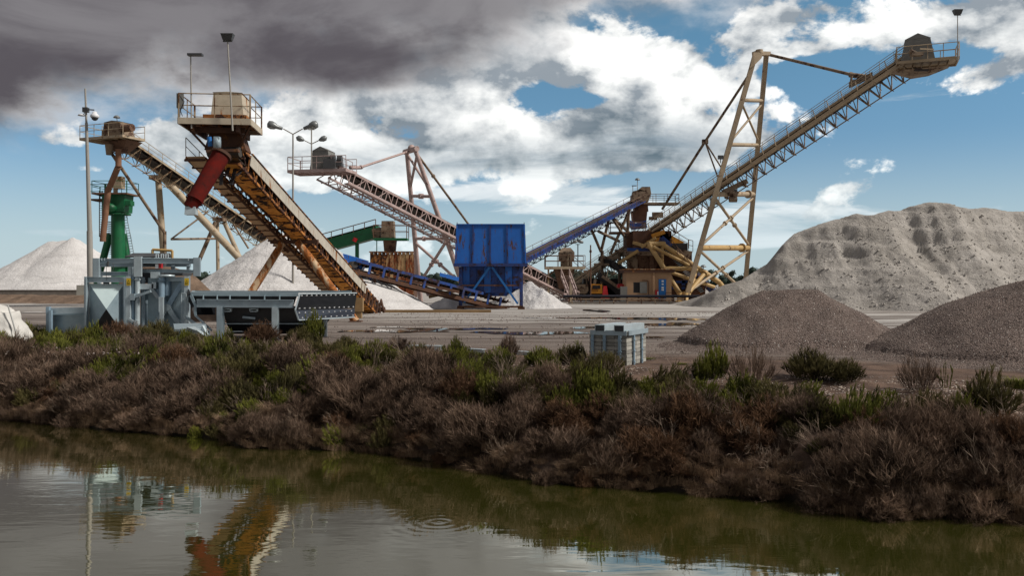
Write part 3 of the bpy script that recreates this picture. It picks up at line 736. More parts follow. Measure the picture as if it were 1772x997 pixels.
# s points to the far/left or near/right side: make q the right-hand, camera side
q = s if s.x > 0 else -s
A = thing('rusty_conveyor', G(520, 58), 'rust stained belt conveyor at front left rising to a railed platform with a beige hood', 'conveyor')
W2 = .98
for sg in (1, -1):
    b = MB(); b.beam(T+q*sg*W2, H+q*sg*W2, .09, .16, u); b.build('chord', rusty, A)
    b = MB(); b.beam(T+q*sg*W2-u*1.05, H+q*sg*W2-u*1.05, .10, .14, u); b.build('chord', rust_dark if sg < 0 else rusty, A)
npan = 22
for i in range(npan):      # pale side panels on the camera side
    a, e = L*.10+L*.86*i/npan+.012, L*.10+L*.86*(i+1)/npan-.012
    if i < 1: continue
    b = MB(); o = q*(W2+.07); b.plate([T+d*a+o-u*.55, T+d*e+o-u*.55, T+d*e+o+u*.16, T+d*a+o+u*.16], .03, q); b.build('side_panel', panelw, A)
    part('panel_lip', rusty, A, lambda b: b.beam(T+d*a+o+u*.19+q*.03, T+d*e+o+u*.19+q*.03, .12, .05, u))
b = MB(); lt = MB()
for i in range(24):
    a = L*i/24; e = L*(i+1)/24
    for sg in (1, -1):
        lt.beam(T+d*a+q*sg*W2, T+d*a+q*sg*W2-u*1.05, .07, .07, q)
        lt.beam(T+d*a+q*sg*W2-u*1.05, T+d*e+q*sg*W2, .05, .05, q)
    lt.beam(T+d*a+q*W2-u*1.05, T+d*a-q*W2-u*1.05, .07, .09, u)
lt.build('lattice', rusty, A)
# return idlers, caked and orange, and the caked belt run seen from below
rl = MB(); r = random.Random(3)
for i in range(1, 44):
    c = T+d*(L*i/44)
    rl.tube(c-q*.6-u*.72, c+q*.8-u*.72, .13+.03*r.random(), n=10)
    rl.beam(c-q*W2-u*.35, c+q*W2-u*.35, .06, .10, u)
    if i % 2: rl.beam(c+q*.35-u*1.08, c+q*1.1-u*1.0, .05, .18, u)
rl.build('return_rollers', rust_dark, A)
bb = MB(); N = 60; pr = []
for i in range(N+1):                       # sagging, encrusted underside
    c = T+d*(L*i/N); z = -1.04-.16*abs(mn.noise(Vector((i*.45, 0, 0))))-.06*sin(i*pi)
    pr.append([c+q*x+u*(z-.10*mn.noise(Vector((i*.5, x*2, 3)))+(.14 if abs(x-.35) > .5 else 0)) for x in (-.30, -.05, .25, .5, .82)])
bb.add([p for row in pr for p in row], [(i*5+j, i*5+j+1, (i+1)*5+j+1, (i+1)*5+j) for i in range(N) for j in range(4)], True)
bb.build('spillage_tray', caked, A)
part('belt', belt, A, lambda b: (b.beam(T+u*.02, H+u*.02, 1.7, .05, u), b.beam(T-u*.58, H-u*.58, 1.6, .04, u), b.tube(H-q*.95-u*.28, H+q*.95-u*.28, .30, n=14), b.tube(T-q*1.0-u*.28, T+q*1.0-u*.28, .33, n=14)))
# stepped walkway along the left side, seen from beneath
walkm = mat('rust_streaked_walkway_plate', (.66, .47, .29), .7, col2=(.42, .22, .09), rust=(.16, .07, .03), rust_amt=.34, scale=2.)
b = MB(); fl = MB(); nst = 30
for i in range(nst):
    c = T+d*(L*(i+.5)/nst)-q*(W2+.16+.55)
    dh = Vector((d.x, d.y, 0)).normalized(); sl = L/nst*.5
    part('step_plate', walkm, A, lambda b: b.box(c-u*.62, (L/nst*1.12, 1.05, .045), (d+u*.16).normalized(), q, (u-d*.16).normalized()))
    fl.box(c-u*.70+d*sl*.9-q*.06, (.09, 1.25, .12), d, q, u)
b.beam(T-q*(W2+1.32)-u*.55, H-q*(W2+1.32)-u*.55, .06, .18, u)
b.beam(T-q*(W2+.12)-u*.62, H-q*(W2+.12)-u*.62, .05, .16, u)
b.build('walkway_stringer', rusty, A); fl.build('step_bracket', rust_dark, A)
rail([T-q*(W2+1.34)-u*.45, H-q*(W2+1.34)-u*.45], A, cream_dirty, 1.05, .026)
# supporting bent: two legs, cross head, knee plates
jt = T+d*(L*.60)-u*1.2; qh = Vector((q.x, q.y, 0)).normalized()
la0, la1 = jt-qh*.85+Vector((0, 0, -.1)), G(402, 57.4); lb0, lb1 = jt+qh*.25, G(616, 58.0)
beamp('cross_head', rust_dark, A, jt-qh*1.7, jt+qh*1.7, .22, .26, Z3)
beamp('leg', rusty_o, A, la0, la1, .42, .42, (0, 1, 0)); 
tubep('leg', rusty_o, A, lb0, lb1, .27, .27, 14)
for sg in (-1, 1):
    part('knee_bracket', rust_dark, A, lambda b: b.beam(jt+qh*sg*1.5+u*.2, jt+qh*sg*.4-Z3*.7, .1, .2))
    part('hanger', rust_dark, A, lambda b: b.beam(jt+qh*sg*.5-Z3*.1, jt+qh*sg*.4+u*1.1, .12, .12))
for f_ in (la1, lb1): part('foot_plate', rust_dark, A, lambda b: b.box(f_+Z3*.04, (.8, .8, .08)))
part('tail_frame', rust_dark, A, lambda b: (b.beam(T+q*1.2+u*.2, T+q*1.2-d*1.3-u*.5, .12, .3, u), b.beam(T-q*1.2+u*.2, T-q*1.2-d*1.3-u*.5, .12, .3, u), b.tube(T-d*1.1-q*1.3-u*.3, T-d*1.1+q*1.3-u*.3, .22), b.beam(T+q*1.15, Vector((T.x+q.x*1.15, T.y+q.y*1.15, 0)), .14, .14), b.beam(T-q*1.15, Vector((T.x-q.x*1.15, T.y-q.y*1.15, 0)), .14, .14)))
part('tail_skirt', rust_dark, A, lambda b: [b.beam(T+d*(k*.8+.2)+q*(W2+.06)+u*.1, T+d*(k*.8+.2)+q*(W2+.06)-u*1.0, .12, .1, q) for k in range(7)])
# head platform
dh = Vector((d.x, d.y, 0)).normalized(); ph = Vector((-dh.y, dh.x, 0)); ph = ph if ph.x > 0 else -ph
pc = Vector((-16.45, 49.1, P(379, 214, 49).z)); fx = Vector((.993, .10, 0)).normalized(); fy = Vector((-.10, .993, 0)).normalized()
platform(A, pc, 3.85, 3.4, fx, fy, cream, cream_dirty, 1.35, .34, gaps=(), railr=.032, deckm=rusty)
part('under_frame', rust_dark, A, lambda b: (b.beam(pc-fx*1.2-fy*1.6-Z3*.5, pc-fx*1.2+fy*1.6-Z3*.5, .14, .34, Z3), b.beam(pc+fx*1.2-fy*1.6-Z3*.5, pc+fx*1.2+fy*1.6-Z3*.5, .14, .34, Z3), b.beam(pc-fx*1.5-fy*.9-Z3*.5, pc+fx*1.5-fy*.9-Z3*.5, .12, .3, Z3), b.beam(pc-fx*1.8+Z3*-.3, pc-fx*.7-Z3*1.5, .1, .12), b.beam(pc+fx*1.8-fy*1.2+Z3*-.3, pc+fx*.9-Z3*1.5, .1, .12)))
hood(A, pc+fx*.55+Z3*.32, 1.75, 2.2, 1.25, fx, fy, cream, .86, roof=.05)
part('hood_base', rusty, A, lambda b: b.box(pc+fx*.45+Z3*.16, (2.35, 2.5, .3), fx, fy))
part('control_box', grey, A, lambda b: (b.box(pc-fx*1.84-fy*1.58+Z3*.95, (.34, .2, .8), fx, fy), b.tube(pc-fx*1.84-fy*1.6+Z3*.56, pc-fx*1.84-fy*1.65+Z3*.05, .03)))
part('cable_loop', cableb, A, lambda b: b.path([pc-fx*1.9-fy*1.66+Z3*1.3, pc-fx*1.6-fy*1.68+Z3*.9, pc-fx*1.8-fy*1.68+Z3*.4, pc-fx*1.7-fy*1.66+Z3*.1], .022))
hx = P(380, 248, 48.6)
part('head_box', rust_dark, A, lambda b: b.frust(1.15, .8, .8, .8, hx.z-.3, pc.z-.32, (hx.x+.1, hx.y+1.2), fx, fy))
part('drive_motor', blue_b, A, lambda b: b.tube(P(362, 237, 46.9), P(364, 253, 46.9), .13))
part('gearbox', galv, A, lambda b: (b.lathe([(.02, .30), (.15, .27), (.20, .1), (.20, -.25), (.02, -.3)], P(376, 247, 46.8)), b.box(P(376, 240, 46.8), (.3, .3, .2))))
c0, c1 = P(384, 266, 47.6), P(337, 346, 46.2)
part('chute_tube', chute_red, A, lambda b: b.tube(c0, c1, .50, .42, 22))
part('chute_collar', rust_dark, A, lambda b: (b.tube(c0, c0.lerp(c1, .05), .58, n=22), b.beam(c0-fx*.8+Z3*.1, c0+fx*.9+Z3*.18, .5, .14, Z3)))
part('chute_elbow', chute_red, A, lambda b: (b.tube(c0.lerp(c1, .985), P(328, 359, 46.1), .42, .33, 18), b.lathe([(.48, .06), (.48, -.06)], c1, c1-c0, 18)))
part('chute_outlet', galv_l, A, lambda b: b.frust(.29, .26, .26, .24, P(331, 372, 46.1).z, P(331, 358, 46.1).z, (P(331, 360, 46.1).x, 46.1), fx, fy))
part('drip_skirt', blackish, A, lambda b: [b.beam(H+q*(k*.3-.4)-u*1.0-d*.2*k, H+q*(k*.3-.4)-u*1.0-Z3*(.7+.5*(k % 2)), .2, .05, dh) for k in range(5)])
camlamp(P(331.5, 222, 47.35), P(330, 96, 47.35), 'slim crooked lamp pole at the left of the rusty conveyor platform', 'flat', .045, az=0)
camlamp(P(402.5, 226, 47.15), P(394, 72, 47.15), 'tall floodlight pole in front of the beige hood on the rusty conveyor', 'flood', .05)

# ================================================================ B: far left tan conveyor
B = thing('sand_conveyor', G(290, 96), 'tan lattice conveyor at far left with a railed head platform above the green tower', 'conveyor')
T = P(520, 452, 118); H = P(196, 232, 92)
d, s, u, L = conveyor(B, T, H, 2.0, 1.75, beige, cream_dirty, tri=True, bay=1.5, walk=1, chord=.11, rails=(1, -1), railm=beige, lat=.045, walkw=.7)
q = s if s.y < 0 else -s
pb_ = P(206, 239, 90); ux = Vector((.93, -.36, 0)).normalized(); uy = Vector((.36, .93, 0)).normalized()
platform(B, pb_-ux*.9, 5.8, 3.0, ux, uy, beige, beige, 1.3, .25, gaps=(1,), railr=.04)
hood(B, pb_+ux*-.1, 2.6, 1.8, 1.55, ux, uy, tan_dark, .8, roof=.15); part('motor', brown, B, lambda b: (b.tube(pb_+ux*1.4-uy*.8+Z3*.8, pb_+ux*2.6-uy*.8+Z3*.8, .4), b.tube(pb_-ux*1.8+Z3*.5, pb_-ux*1.5+Z3*.5, .45, n=12)))
part('head_hopper', brown, B, lambda b: b.frust(.45, 1.7, .45, 1.1, P(204, 262, 90).z, pb_.z-.25, (P(204, 0, 90).x, 91), ux, uy))
tubep('down_pipe', brown_m, B, P(205, 258, 90), P(205, 288, 90), .30, .30, 14)
tubep('spout', tan_dark, B, P(189, 250, 90), P(189, 268, 90), .42, .3, 12)
tubep('stay', tan_dark, B, P(191, 262, 90), P(284, 402, 97), .17)
f1 = G(289, 101); k1 = P(274, 312, 101)
tubep('leg', beige, B, k1, f1, .36, .40, 12); tubep('leg', tan_dark, B, P(285, 400, 97.5), G(285, 97.5), .2)
tubep('strut', beige, B, P(283, 308, 99), P(414, 447, 100), .42, .42, 14)
tubep('strut', beige, B, P(414, 447, 100), G(440, 100), .42, .42, 14)
tubep('post', beige, B, P(376, 375, 105), G(378, 105), .22); tubep('leg', beige, B, P(388, 384, 106), G(450, 106), .28); tubep('leg', tan_dark, B, P(373, 384, 104), G(312, 104), .25)
tubep('brace', tan_dark, B, P(296, 414, 100), P(374, 413, 104), .14); tubep('brace', tan_dark, B, P(296, 414, 100), P(360, 366, 103), .10); tubep('brace', tan_dark, B, P(404, 388, 107), P(430, 430, 107), .12)
part('saddle', tan_dark, B, lambda b: (b.box(k1+Z3*.3, (1.6, 1.6, .5)), b.lathe([(.5, -.1), (.5, .1)], k1), b.box(P(380, 380, 105), (1.2, 1.6, .4))))
camlamp(pb_+ux*-.2+Z3*1.4, P(202, 203, 90), 'small mushroom lamp above the head of the far left conveyor', 'dome', .04, s=.9)
camlamp(P(420, 372, 108), P(423, 351, 108), 'thin bent lamp post half way along the far left conveyor', 'flat', .05, az=0, s=.7)

# green tower with classifier screw, under the head of B
GT = thing('green_tower', G(205, 98), 'green machine tower with a brown feed pipe and deck under the far left conveyor', 'tower')
for (a, e) in (((190, 405), (163, 466)), ((214, 405), (222, 462))): tubep('leg', green, GT, P(a[0], a[1], 96), G(e[0]-(6 if a[0] < 200 else -8), 96), .38, .38, 12)
tubep('column', green, GT, P(204, 366, 95), G(205, 95), .70, .74, 22)
part('flange', green, GT, lambda b: (b.lathe([(1.0, -.1), (1.35, -.08), (1.35, .08), (1.0, .1)], P(204, 371, 95), n=22), b.lathe([(1.0, -.1), (1.3, -.08), (1.3, .08), (1.0, .1)], P(205, 455, 95), n=22)))
part('drive_housing', green, GT, lambda b: (b.frust(1.1, 1.25, 1.1, 1.1, P(0, 368, 95).z, P(0, 338, 95).z, (P(204, 0, 95).x, 95)), b.tube(P(181, 352, 94.5), P(197, 352, 94.5), .45, n=12), b.box(P(222, 352, 94.5), (.9, 1, .5)), b.lathe([(.5, 0), (.8, .2), (.8, .7), (.4, 1.0)], P(190, 368, 94), n=12)))
GC = P(200, 336, 95); platform(GT, GC, 3.8, 3.0, (1, 0, 0), (0, 1, 0), brown, green, 1.3, .16, railr=.035)
platform(GT, P(178, 346, 96), 1.8, 2.4, (1, 0, 0), (0, 1, 0), brown, green, 1.6, .16, railr=.035)
part('gearbox', beige, GT, lambda b: (b.box(P(206, 316, 95), (.95, .9, 1.3)), b.tube(P(200, 335, 95), P(200, 322, 95), .25)))
part('feed_pipe', brown_m, GT, lambda b: b.path([P(205, 288, 90), P(203, 292, 91), P(187, 330, 93), P(178, 412, 93.2), P(178, 418, 93.2)], .31, 14))
part('screw_flight', brown, GT, lambda b: [b.lathe([(.2, -.05), (.55, 0), (.2, .05)], P(189, 384+3.3*k, 96.5)+Vector((k*.03, 0, 0)), (0.1, 0, 1), 10) for k in range(18)])
part('ladder', galv, GT, lambda b: (b.tube(P(213, 372, 96), P(226, 440, 96), .05), b.tube(P(219, 372, 96), P(232, 440, 96), .05), [b.tube(P(213+k*.87, 372+4.5*k, 96), P(219+k*.87, 372+4.5*k, 96), .035, n=4) for k in range(16)]))
part('cage_ladder', brown, GT, lambda b: (b.tube(P(172, 330, 96), P(172, 410, 96), .05), b.tube(P(177, 330, 96), P(177, 410, 96), .05), [b.tube(P(172, 332+4*k, 96), P(177, 332+4*k, 96), .03, n=4) for k in range(19)]))
camlamp(G(229, 88), P(230, 378, 88), 'thin pole beside the ladder of the green tower', 'flat', .05, s=.5) if False else None

# ================================================================ C: pink-grey stacker in the middle
Cc = thing('stacker_conveyor', G(750, 110), 'faded pink lattice stacker hung from a mast left of the blue bin', 'conveyor')
T = P(992, 506, 122); H = P(566, 283, 93)
d, s, u, L = conveyor(Cc, T, H, 2.2, 1.75, pink, pink, tri=False, bay=1.5, walk=0, chord=.13, rails=(), lat=.055)
q = s if s.y < 0 else -s
# walkway hung under/near side with brackets
b = MB(); o = q*1.5
b.beam(T+o-u*1.55+d*2, H+o-u*1.55-d*2, .8, .07, u); b.beam(T+q*1.95-u*1.5+d*2, H+q*1.95-u*1.5-d*2, .06, .24, u); b.build('walkway', pink, Cc)
b = MB()
for i in range(int(L/1.5)):
    c = T+d*(2+i*1.5); b.tube(c+q*1.9-u*1.5, c+q*1.9-u*.35, .045, n=4); b.tube(c+q*1.1-u*2.0, c+q*1.95-u*1.6, .05, n=4); b.tube(c-q*.9-u*2.0, c+q*1.1-u*2.0, .05, n=4); b.tube(c+q*1.9-u*.35, c+q*1.05, .04, n=4)
b.tube(T+q*1.9-u*.38+d*2, H+q*1.9-u*.38-d*2, .05, n=5); b.tube(T+q*.4-u*2.05+d*6, H+q*.4-u*2.05-d*2, .07, n=5); b.build('handrail', pink, Cc)
pc2 = P(558, 296, 90.5); ux = Vector((.97, -.2, 0)).normalized(); uy = Vector((.2, .97, 0)).normalized()
platform(Cc, pc2, 6.4, 3.0, ux, uy, pink, pink, 1.35, .3, gaps=(1,), railr=.04)
hood(Cc, pc2+ux*.15, 2.3, 1.9, 2.0, ux, uy, grey, .74, roof=.45)
part('motor', grey_d, Cc, lambda b: (b.tube(P(571, 277, 89.3), P(580, 277, 89.3), .55, n=14), b.tube(P(584, 277, 90.3), P(592, 277, 90.3), .5, n=14), b.box(P(578, 285, 89.5), (1.8, 1, .4)), b.box(P(571, 284, 89), (1.2, .9, 1.0))))
rail([P(590, 291, 90), P(610, 300, 94)], Cc, pink, 1.2, .04)
ap = P(712, 259, 106); a1, a2 = P(704, 262, 107), P(718, 258, 105)
near0 = Vector((-5.0, 108, 0)); far0 = Vector((-12.0, 115, 0))
near0 = G(812, 108); far0 = G(728, 114)
tubep('mast_leg', pink, Cc, a2, near0, .27, .34, 12); tubep('mast_leg', pink, Cc, a1, far0, .27, .34, 12)
part('mast_head', pink, Cc, lambda b: (b.tube(a1+(a1-a2)*.25, a2+(a2-a1)*.25, .34, n=12), b.lathe([(.05, -.35), (.45, -.3), (.45, .3), (.05, .35)], ap+Z3*.15, (0.2, -1, 0), 12)))
def onl(leg, y):   # point on a mast leg at photo row y
    t0, t1 = leg
    lo, hi = 0, 1
    for _ in range(30):
        mdl = (lo+hi)/2; p = t0.lerp(t1, mdl); py = HY-(p.z-CAMH)*F/p.y
        if py < y: lo = mdl
        else: hi = mdl
    return t0.lerp(t1, lo)
N_, F_ = (a2, near0), (a1, far0)
for y1, y2 in ((339, 340), (413, 413)): brace(Cc, pink, onl(F_, y1), onl(N_, y2), .20, (.46, .54) if y1 < 400 else (.3,))
brace(Cc, pink, onl(F_, 266), onl(N_, 324), .17, ()); brace(Cc, pink, onl(N_, 268), onl(F_, 326), .17, ())
brace(Cc, pink, onl(F_, 420), onl(N_, 492), .19); brace(Cc, pink, onl(N_, 416), onl(F_, 492), .19)
brace(Cc, pink, P(707, 262, 106), P(622, 290, 97.5), .14, (.97,), 'boom_stay'); brace(Cc, pink, P(622, 290, 97.5), P(606, 290, 95.5), .2, (), 'stay_anchor')
brace(Cc, tan_dark, P(720, 264, 106), P(812, 390, 118), .15, (.3,), 'back_stay')
brace(Cc, tan_dark, P(812, 390, 118), G(905, 127), .15, (), 'back_stay')

# double street lamps
def street_lamp(px, py, Z, label, sc=1., r=.09):
    base = G(px, Z); top = P(px, py, Z); t = thing('street_lamp', base, label, 'street lamp', None)
    tubep('pole', polem, t, base, top, r*1.3, r*.7, 10)
    for sg in (-1, 1):
        a = top+Vector((sg*.75*sc, 0, .42*sc)); h0 = a+Vector((sg*.05, 0, 0))
        arm = tubep('arm', polem, t, top, a, r*.55, r*.5, 8)
        ax = Vector((sg*.94, -.1, .30)).normalized()
        part('lamp_housing', lampm, t, lambda b: b.lathe([(.02, 0), (.13*sc, .05*sc), (.17*sc, .5*sc), (.26*sc, .62*sc), (.33*sc, .9*sc), (.27*sc, 1.15*sc), (.02, 1.24*sc)], h0, ax, 14))
        part('lamp_glass', glassm, t, lambda b: b.lathe([(.30*sc, .02), (.27*sc, -.12*sc), (.12*sc, -.2*sc), (.01, -.22*sc)], h0+ax*.88*sc-Z3*.06*sc, Vector((0, -.2, 1)), 14))
    part('base_flange', polem, t, lambda b: b.box(base+Z3*.05, (.4, .4, .1)))
    return t
street_lamp(507, 232, 74, 'tall street lamp with two round heads standing between the rusty and pink conveyors', 1.1)
lp = thing('street_lamp', pc2-ux*1.2-uy*1.45, 'shorter lamp with two oval heads and a T bar on the pink conveyor head platform', 'street lamp')
lb = pc2-ux*.55-uy*1.47; tp = Vector((lb.x, lb.y, P(0, 249, lb.y).z))
tubep('pole', polem, lp, lb, Vector((tp.x, tp.y, P(0, 224, lb.y).z)), .07)
part('cross_bar', polem, lp, lambda b: b.box(Vector((tp.x, tp.y, P(0, 224, lb.y).z)), (.62, .1, .08)))
for sg in (-1, 1):
    a = tp+Vector((sg*.72, 0, .36)); tubep('arm', polem, lp, tp, a, .05)
    part('lamp_housing', lampm, lp, lambda b: b.lathe([(.02, 0), (.14, .1), (.30, .45), (.28, .75), (.02, .95)], a, Vector((sg*.9, 0, .34)), 12))
# camera pole at left
cp = thing('camera_pole', G(157, 47.5), 'tall grey tapered pole with a white dome camera standing at the zinc machine', 'camera pole')
cb = G(157.5, 47.5); ct = P(147.5, 153, 47.5); cj = P(149.5, 212, 47.5)
tubep('pole', polem, cp, cb, P(155, 400, 47.5), .17, .15, 12); tubep('upper_pole', polem, cp, P(155.3, 401, 47.5), cj, .13, .075, 12); tubep('mast_tip', polem, cp, cj, ct, .06, .05, 8)
part('junction_box', grey_d, cp, lambda b: b.box(P(148.5, 190, 47.4), (.28, .25, .26)))
tubep('camera_arm', grey_d, cp, P(149, 189, 47.3), P(163, 190, 47.3), .035)
part('dome_camera', whitep, cp, lambda b: b.lathe([(.02, .20), (.10, .19), (.13, .08), (.21, .02), (.24, -.08), (.2, -.14)], P(164, 199, 47.3), n=16))
part('camera_lens', grey_d, cp, lambda b: b.lathe([(.17, 0), (.15, -.08), (.07, -.14), (.01, -.15)], P(164, 204, 47.3), n=14))
part('small_lamp', whitep, cp, lambda b: (b.lathe([(.02, .08), (.14, .05), (.2, -.03), (.02, -.05)], P(141, 199, 47.4), n=12), b.tube(P(142, 199, 47.4), P(149, 194, 47.4), .025)))
# ================================================================ blue bin
BZ = 86.0
def bp_(px, py, z=BZ): return P(px, py, z)
BB = thing('blue_bin', G(848, BZ), 'large blue steel storage bin on legs in the centre of the yard', 'bin')
x0, x1 = bp_(791, 0).x, bp_(907, 0).x; zt, zb = bp_(0, 389).z, bp_(0, 458).z; D = 5.6
# shell behind the panels
part('shell', blue_d, BB, lambda b: (b.box(((x0+x1)/2, BZ+D/2+.12, (zt+zb)/2), (x1-x0-.1, D-.1, zt-zb-.06))))
xs = [x0+(x1-x0)*k for k in (0, .243, .494, .742, 1)]
for i in range(4):
    a, e = xs[i]+.06, xs[i+1]-.06
    part('panel', blue, BB, lambda b: b.plate([(a-.16*(1-i/2), BZ-.24, zb+.1), (e-.16*(1-(i+1)/2), BZ-.24, zb+.1), (e, BZ+.02, zt), (a, BZ+.02, zt)], -.05))
for i in range(5):
    a = xs[i]; part('rib', blue_d if 0 < i < 4 else blue, BB, lambda b: b.beam((a-.16*(1-i/2), BZ-.29, zb+.06), (a, BZ-.03, zt+.05), .15, .10, (0, -1, 0)))
for i in range(8):
    ya, yb_ = bp_(797, 0).x, bp_(902, 0).x; a = ya+.2+(yb_-ya-.4)*i/8; e = ya+.2+(yb_-ya-.4)*(i+1)/8; z_ = bp_(0, 500 if i in (0, 7) else 507).z; o_ = BZ+.4+.05*(i % 2)
    part('lower_sheet', blue_d if i % 3 else blue, BB, lambda b: b.plate([(a+.02, o_, z_), (e-.02, o_, z_), (e-.02, o_-.05, zb-.2), (a+.02, o_-.05, zb-.2)], .04, (0, 1, 0)))
part('bottom_rail', blue_d, BB, lambda b: b.beam((x0-.32, BZ-.30, zb-.04), (x1+.32, BZ-.30, zb-.04), .24, .30, Z3))
part('top_rail', blue, BB, lambda b: b.beam((x0-.05, BZ-.03, zt+.04), (x1+.05, BZ-.03, zt+.04), .16, .10, Z3))
for sx_ in (x0-.12, x1+.02): part('side_panel', blue, BB, lambda b: b.box((sx_+.05, BZ+D/2, (zt+zb)/2), (.05, D, zt-zb)))
yl, yr = bp_(797, 0).x, bp_(902, 0).x; zl = bp_(0, 503).z
for (xx, yy) in ((yl, BZ), (yr, BZ), (yl, BZ+D), (yr, BZ+D)):
    part('leg', blue_d, BB, lambda b: b.box((xx, yy, (zb-.2)/2), (.34, .3, zb-.2)))
    part('foot', rust_dark, BB, lambda b: b.box((xx, yy, .12), (.7, .6, .24)))
cx = (yl+yr)/2
part('v_brace', blue_b, BB, lambda b: b.beam((cx-.12, BZ-.12, zb-.25), (yl+.35, BZ-.12, .65), .20, .12, (0, -1, 0)))
part('v_brace', blue_b, BB, lambda b: b.beam((cx+.12, BZ-.12, zb-.25), (yr-.35, BZ-.12, .55), .20, .12, (0, -1, 0)))
part('cross_rail', rust_dark, BB, lambda b: b.beam((yl, BZ-.02, bp_(0, 494).z), (yr, BZ-.02, bp_(0, 494).z), .1, .14, Z3))
part('funnel', blue_d, BB, lambda b: b.frust(1.5, 3.0, 1.2, 2.5, 2.2, zb-.15, (cx, BZ+D/2+.2)))
for i in range(9):
    part('funnel_rib', blue if i % 3 == 1 else blue_d, BB, lambda b: b.beam((cx-2.7+i*.67, BZ+.42, zb-.2), (cx-1.35+i*.335, BZ+1.6, 2.35), .09, .12, (0, -1, 0)))
part('back_sheet', blue_d, BB, lambda b: b.box((cx, BZ+D+.2, zb/2+.6), (yr-yl, .06, zb-1.2)))
part('foot_rail', rust_dark, BB, lambda b: b.beam((yl-.3, BZ-.15, .25), (yr+.2, BZ-.15, .25), .3, .2, Z3))
part('eye_lug', rust_dark, BB, lambda b: (b.box((x0, BZ, zt+.15), (.06, .1, .2)), b.box((x1, BZ, zt+.15), (.06, .1, .2))))

# F: blue feeder conveyor running into the bin
FC = thing('feeder_conveyor', G(700, 84), 'low blue and rust feeder conveyor sloping down under the blue bin', 'conveyor')
T = P(880, 521, 88.5); H = P(611, 451, 80)
d = (H-T).normalized(); s = d.cross(Z3).normalized(); u = s.cross(d).normalized(); L = (H-T).length; q = s if s.y < 0 else -s
for sg in (1, -1):
    beamp('upper_channel', blue_d, FC, T+q*sg*.85+d*3.5, H+q*sg*.85, .08, .26, u)
    beamp('lower_channel', rust_dark, FC, T+q*sg*.85-u*1.05, H+q*sg*.85-u*1.05, .10, .34, u)
for i in range(1, 12):
    c = T+d*(L*i/12); part('post', blue_d, FC, lambda b: (b.beam(c+q*.89+u*.1, c+q*.89-u*.95, .22, .07, q)))
b = MB()
for i in range(1, 34):
    c = T+d*(L*i/34); b.tube(c-q*.5-u*.25, c+q*.5-u*.25, .09); b.tube(c+q*.5-u*.25, c+q*.8, .08); b.tube(c-q*.5-u*.25, c-q*.8, .08)
    if i % 2: b.tube(c-q*.8-u*.8, c+q*.8-u*.8, .09)
b.build('idler_rollers', rust_dark, FC)
part('belt', belt, FC, lambda b: (b.beam(T-u*.12, H-u*.12, 1.1, .05, u), b.beam(T-u*.72, H-u*.72, 1.1, .04, u), b.tube(H-q*.7-u*.4, H+q*.7-u*.4, .32, n=12)))
part('head_guard', blue, FC, lambda b: (b.plate([P(593, 439, 80), P(634, 451, 80.6), P(625, 468, 80.6), P(616, 470, 80.3), P(598, 456, 80)], 1.4, (0, 1, 0))))
part('side_hood', blue, FC, lambda b: b.plate([P(761, 472, 83.6), P(793, 480, 84.3), P(793, 487, 84.3), P(761, 478, 83.6)], 1.0, (0, 1, 0)))
for px in (640.5, 648.5): part('leg', blue_d if px < 645 else rust_dark, FC, lambda b: (b.beam(P(px, 470, 81), G(px, 81), .2, .18, (0, -1, 0)), b.box(G(px, 81)+Z3*.08, (.5, .5, .16))))
part('leg_cross', rust_dark, FC, lambda b: [b.beam(P(640.5, y, 81.1), P(648.5, y+9, 81.1), .07, .06, (0, -1, 0)) for y in (483, 502)]+[b.beam(P(648.5, y, 81.1), P(640.5, y+9, 81.1), .07, .06, (0, -1, 0)) for y in (483, 502)])
part('under_pan', rust_dark, FC, lambda b: b.plate([P(712, 485, 82.2), P(794, 503, 84), P(794, 508, 84), P(710, 488, 82.2)], .5, (0, 1, 0)))
part('cable', cableb, FC, lambda b: b.path([P(612, 478, 80), P(625, 480, 80.5), P(638, 478, 81), P(650, 474, 81), P(672, 483, 81.5), P(700, 487, 82), P(720, 492, 82.5)], .05))
# spilled pipes and timber behind the feeder, left of the bin
for (a, e, z, m, nm, lab) in (((738, 510), (766, 499), 92, pink, 'steel_beam', 'pale pink steel beam leaning in the scrap left of the blue bin'), ((742, 514), (790, 503), 92.5, wood, 'timber_beam', 'brown timber lying in the scrap left of the blue bin'), ((712, 490), (716, 503), 92, yel, 'yellow_post', 'short yellow post standing behind the feeder conveyor')):
    o = MB().beam(P(*a, z), P(*e, z), .3, .35).build(nm, m, None); tag(o, lab, 'beam')
o = MB().box(G(0, 0)*0+Vector((G(717, 78.5).x, 76.5, .12)), (14, .35, .24)).build('ground_beam', wood); tag(o, 'long timber sleeper on the ground between the rusty conveyor and the blue bin', 'beam')
o = MB().box((G(618, 64).x, 64, 1.0), (.9, .5, 1.0)).box((G(618, 64).x, 64, .25), (.7, .4, .5)).build('timber_block', wood); tag(o, 'small brown timber block at the tail of the rusty conveyor', 'block')

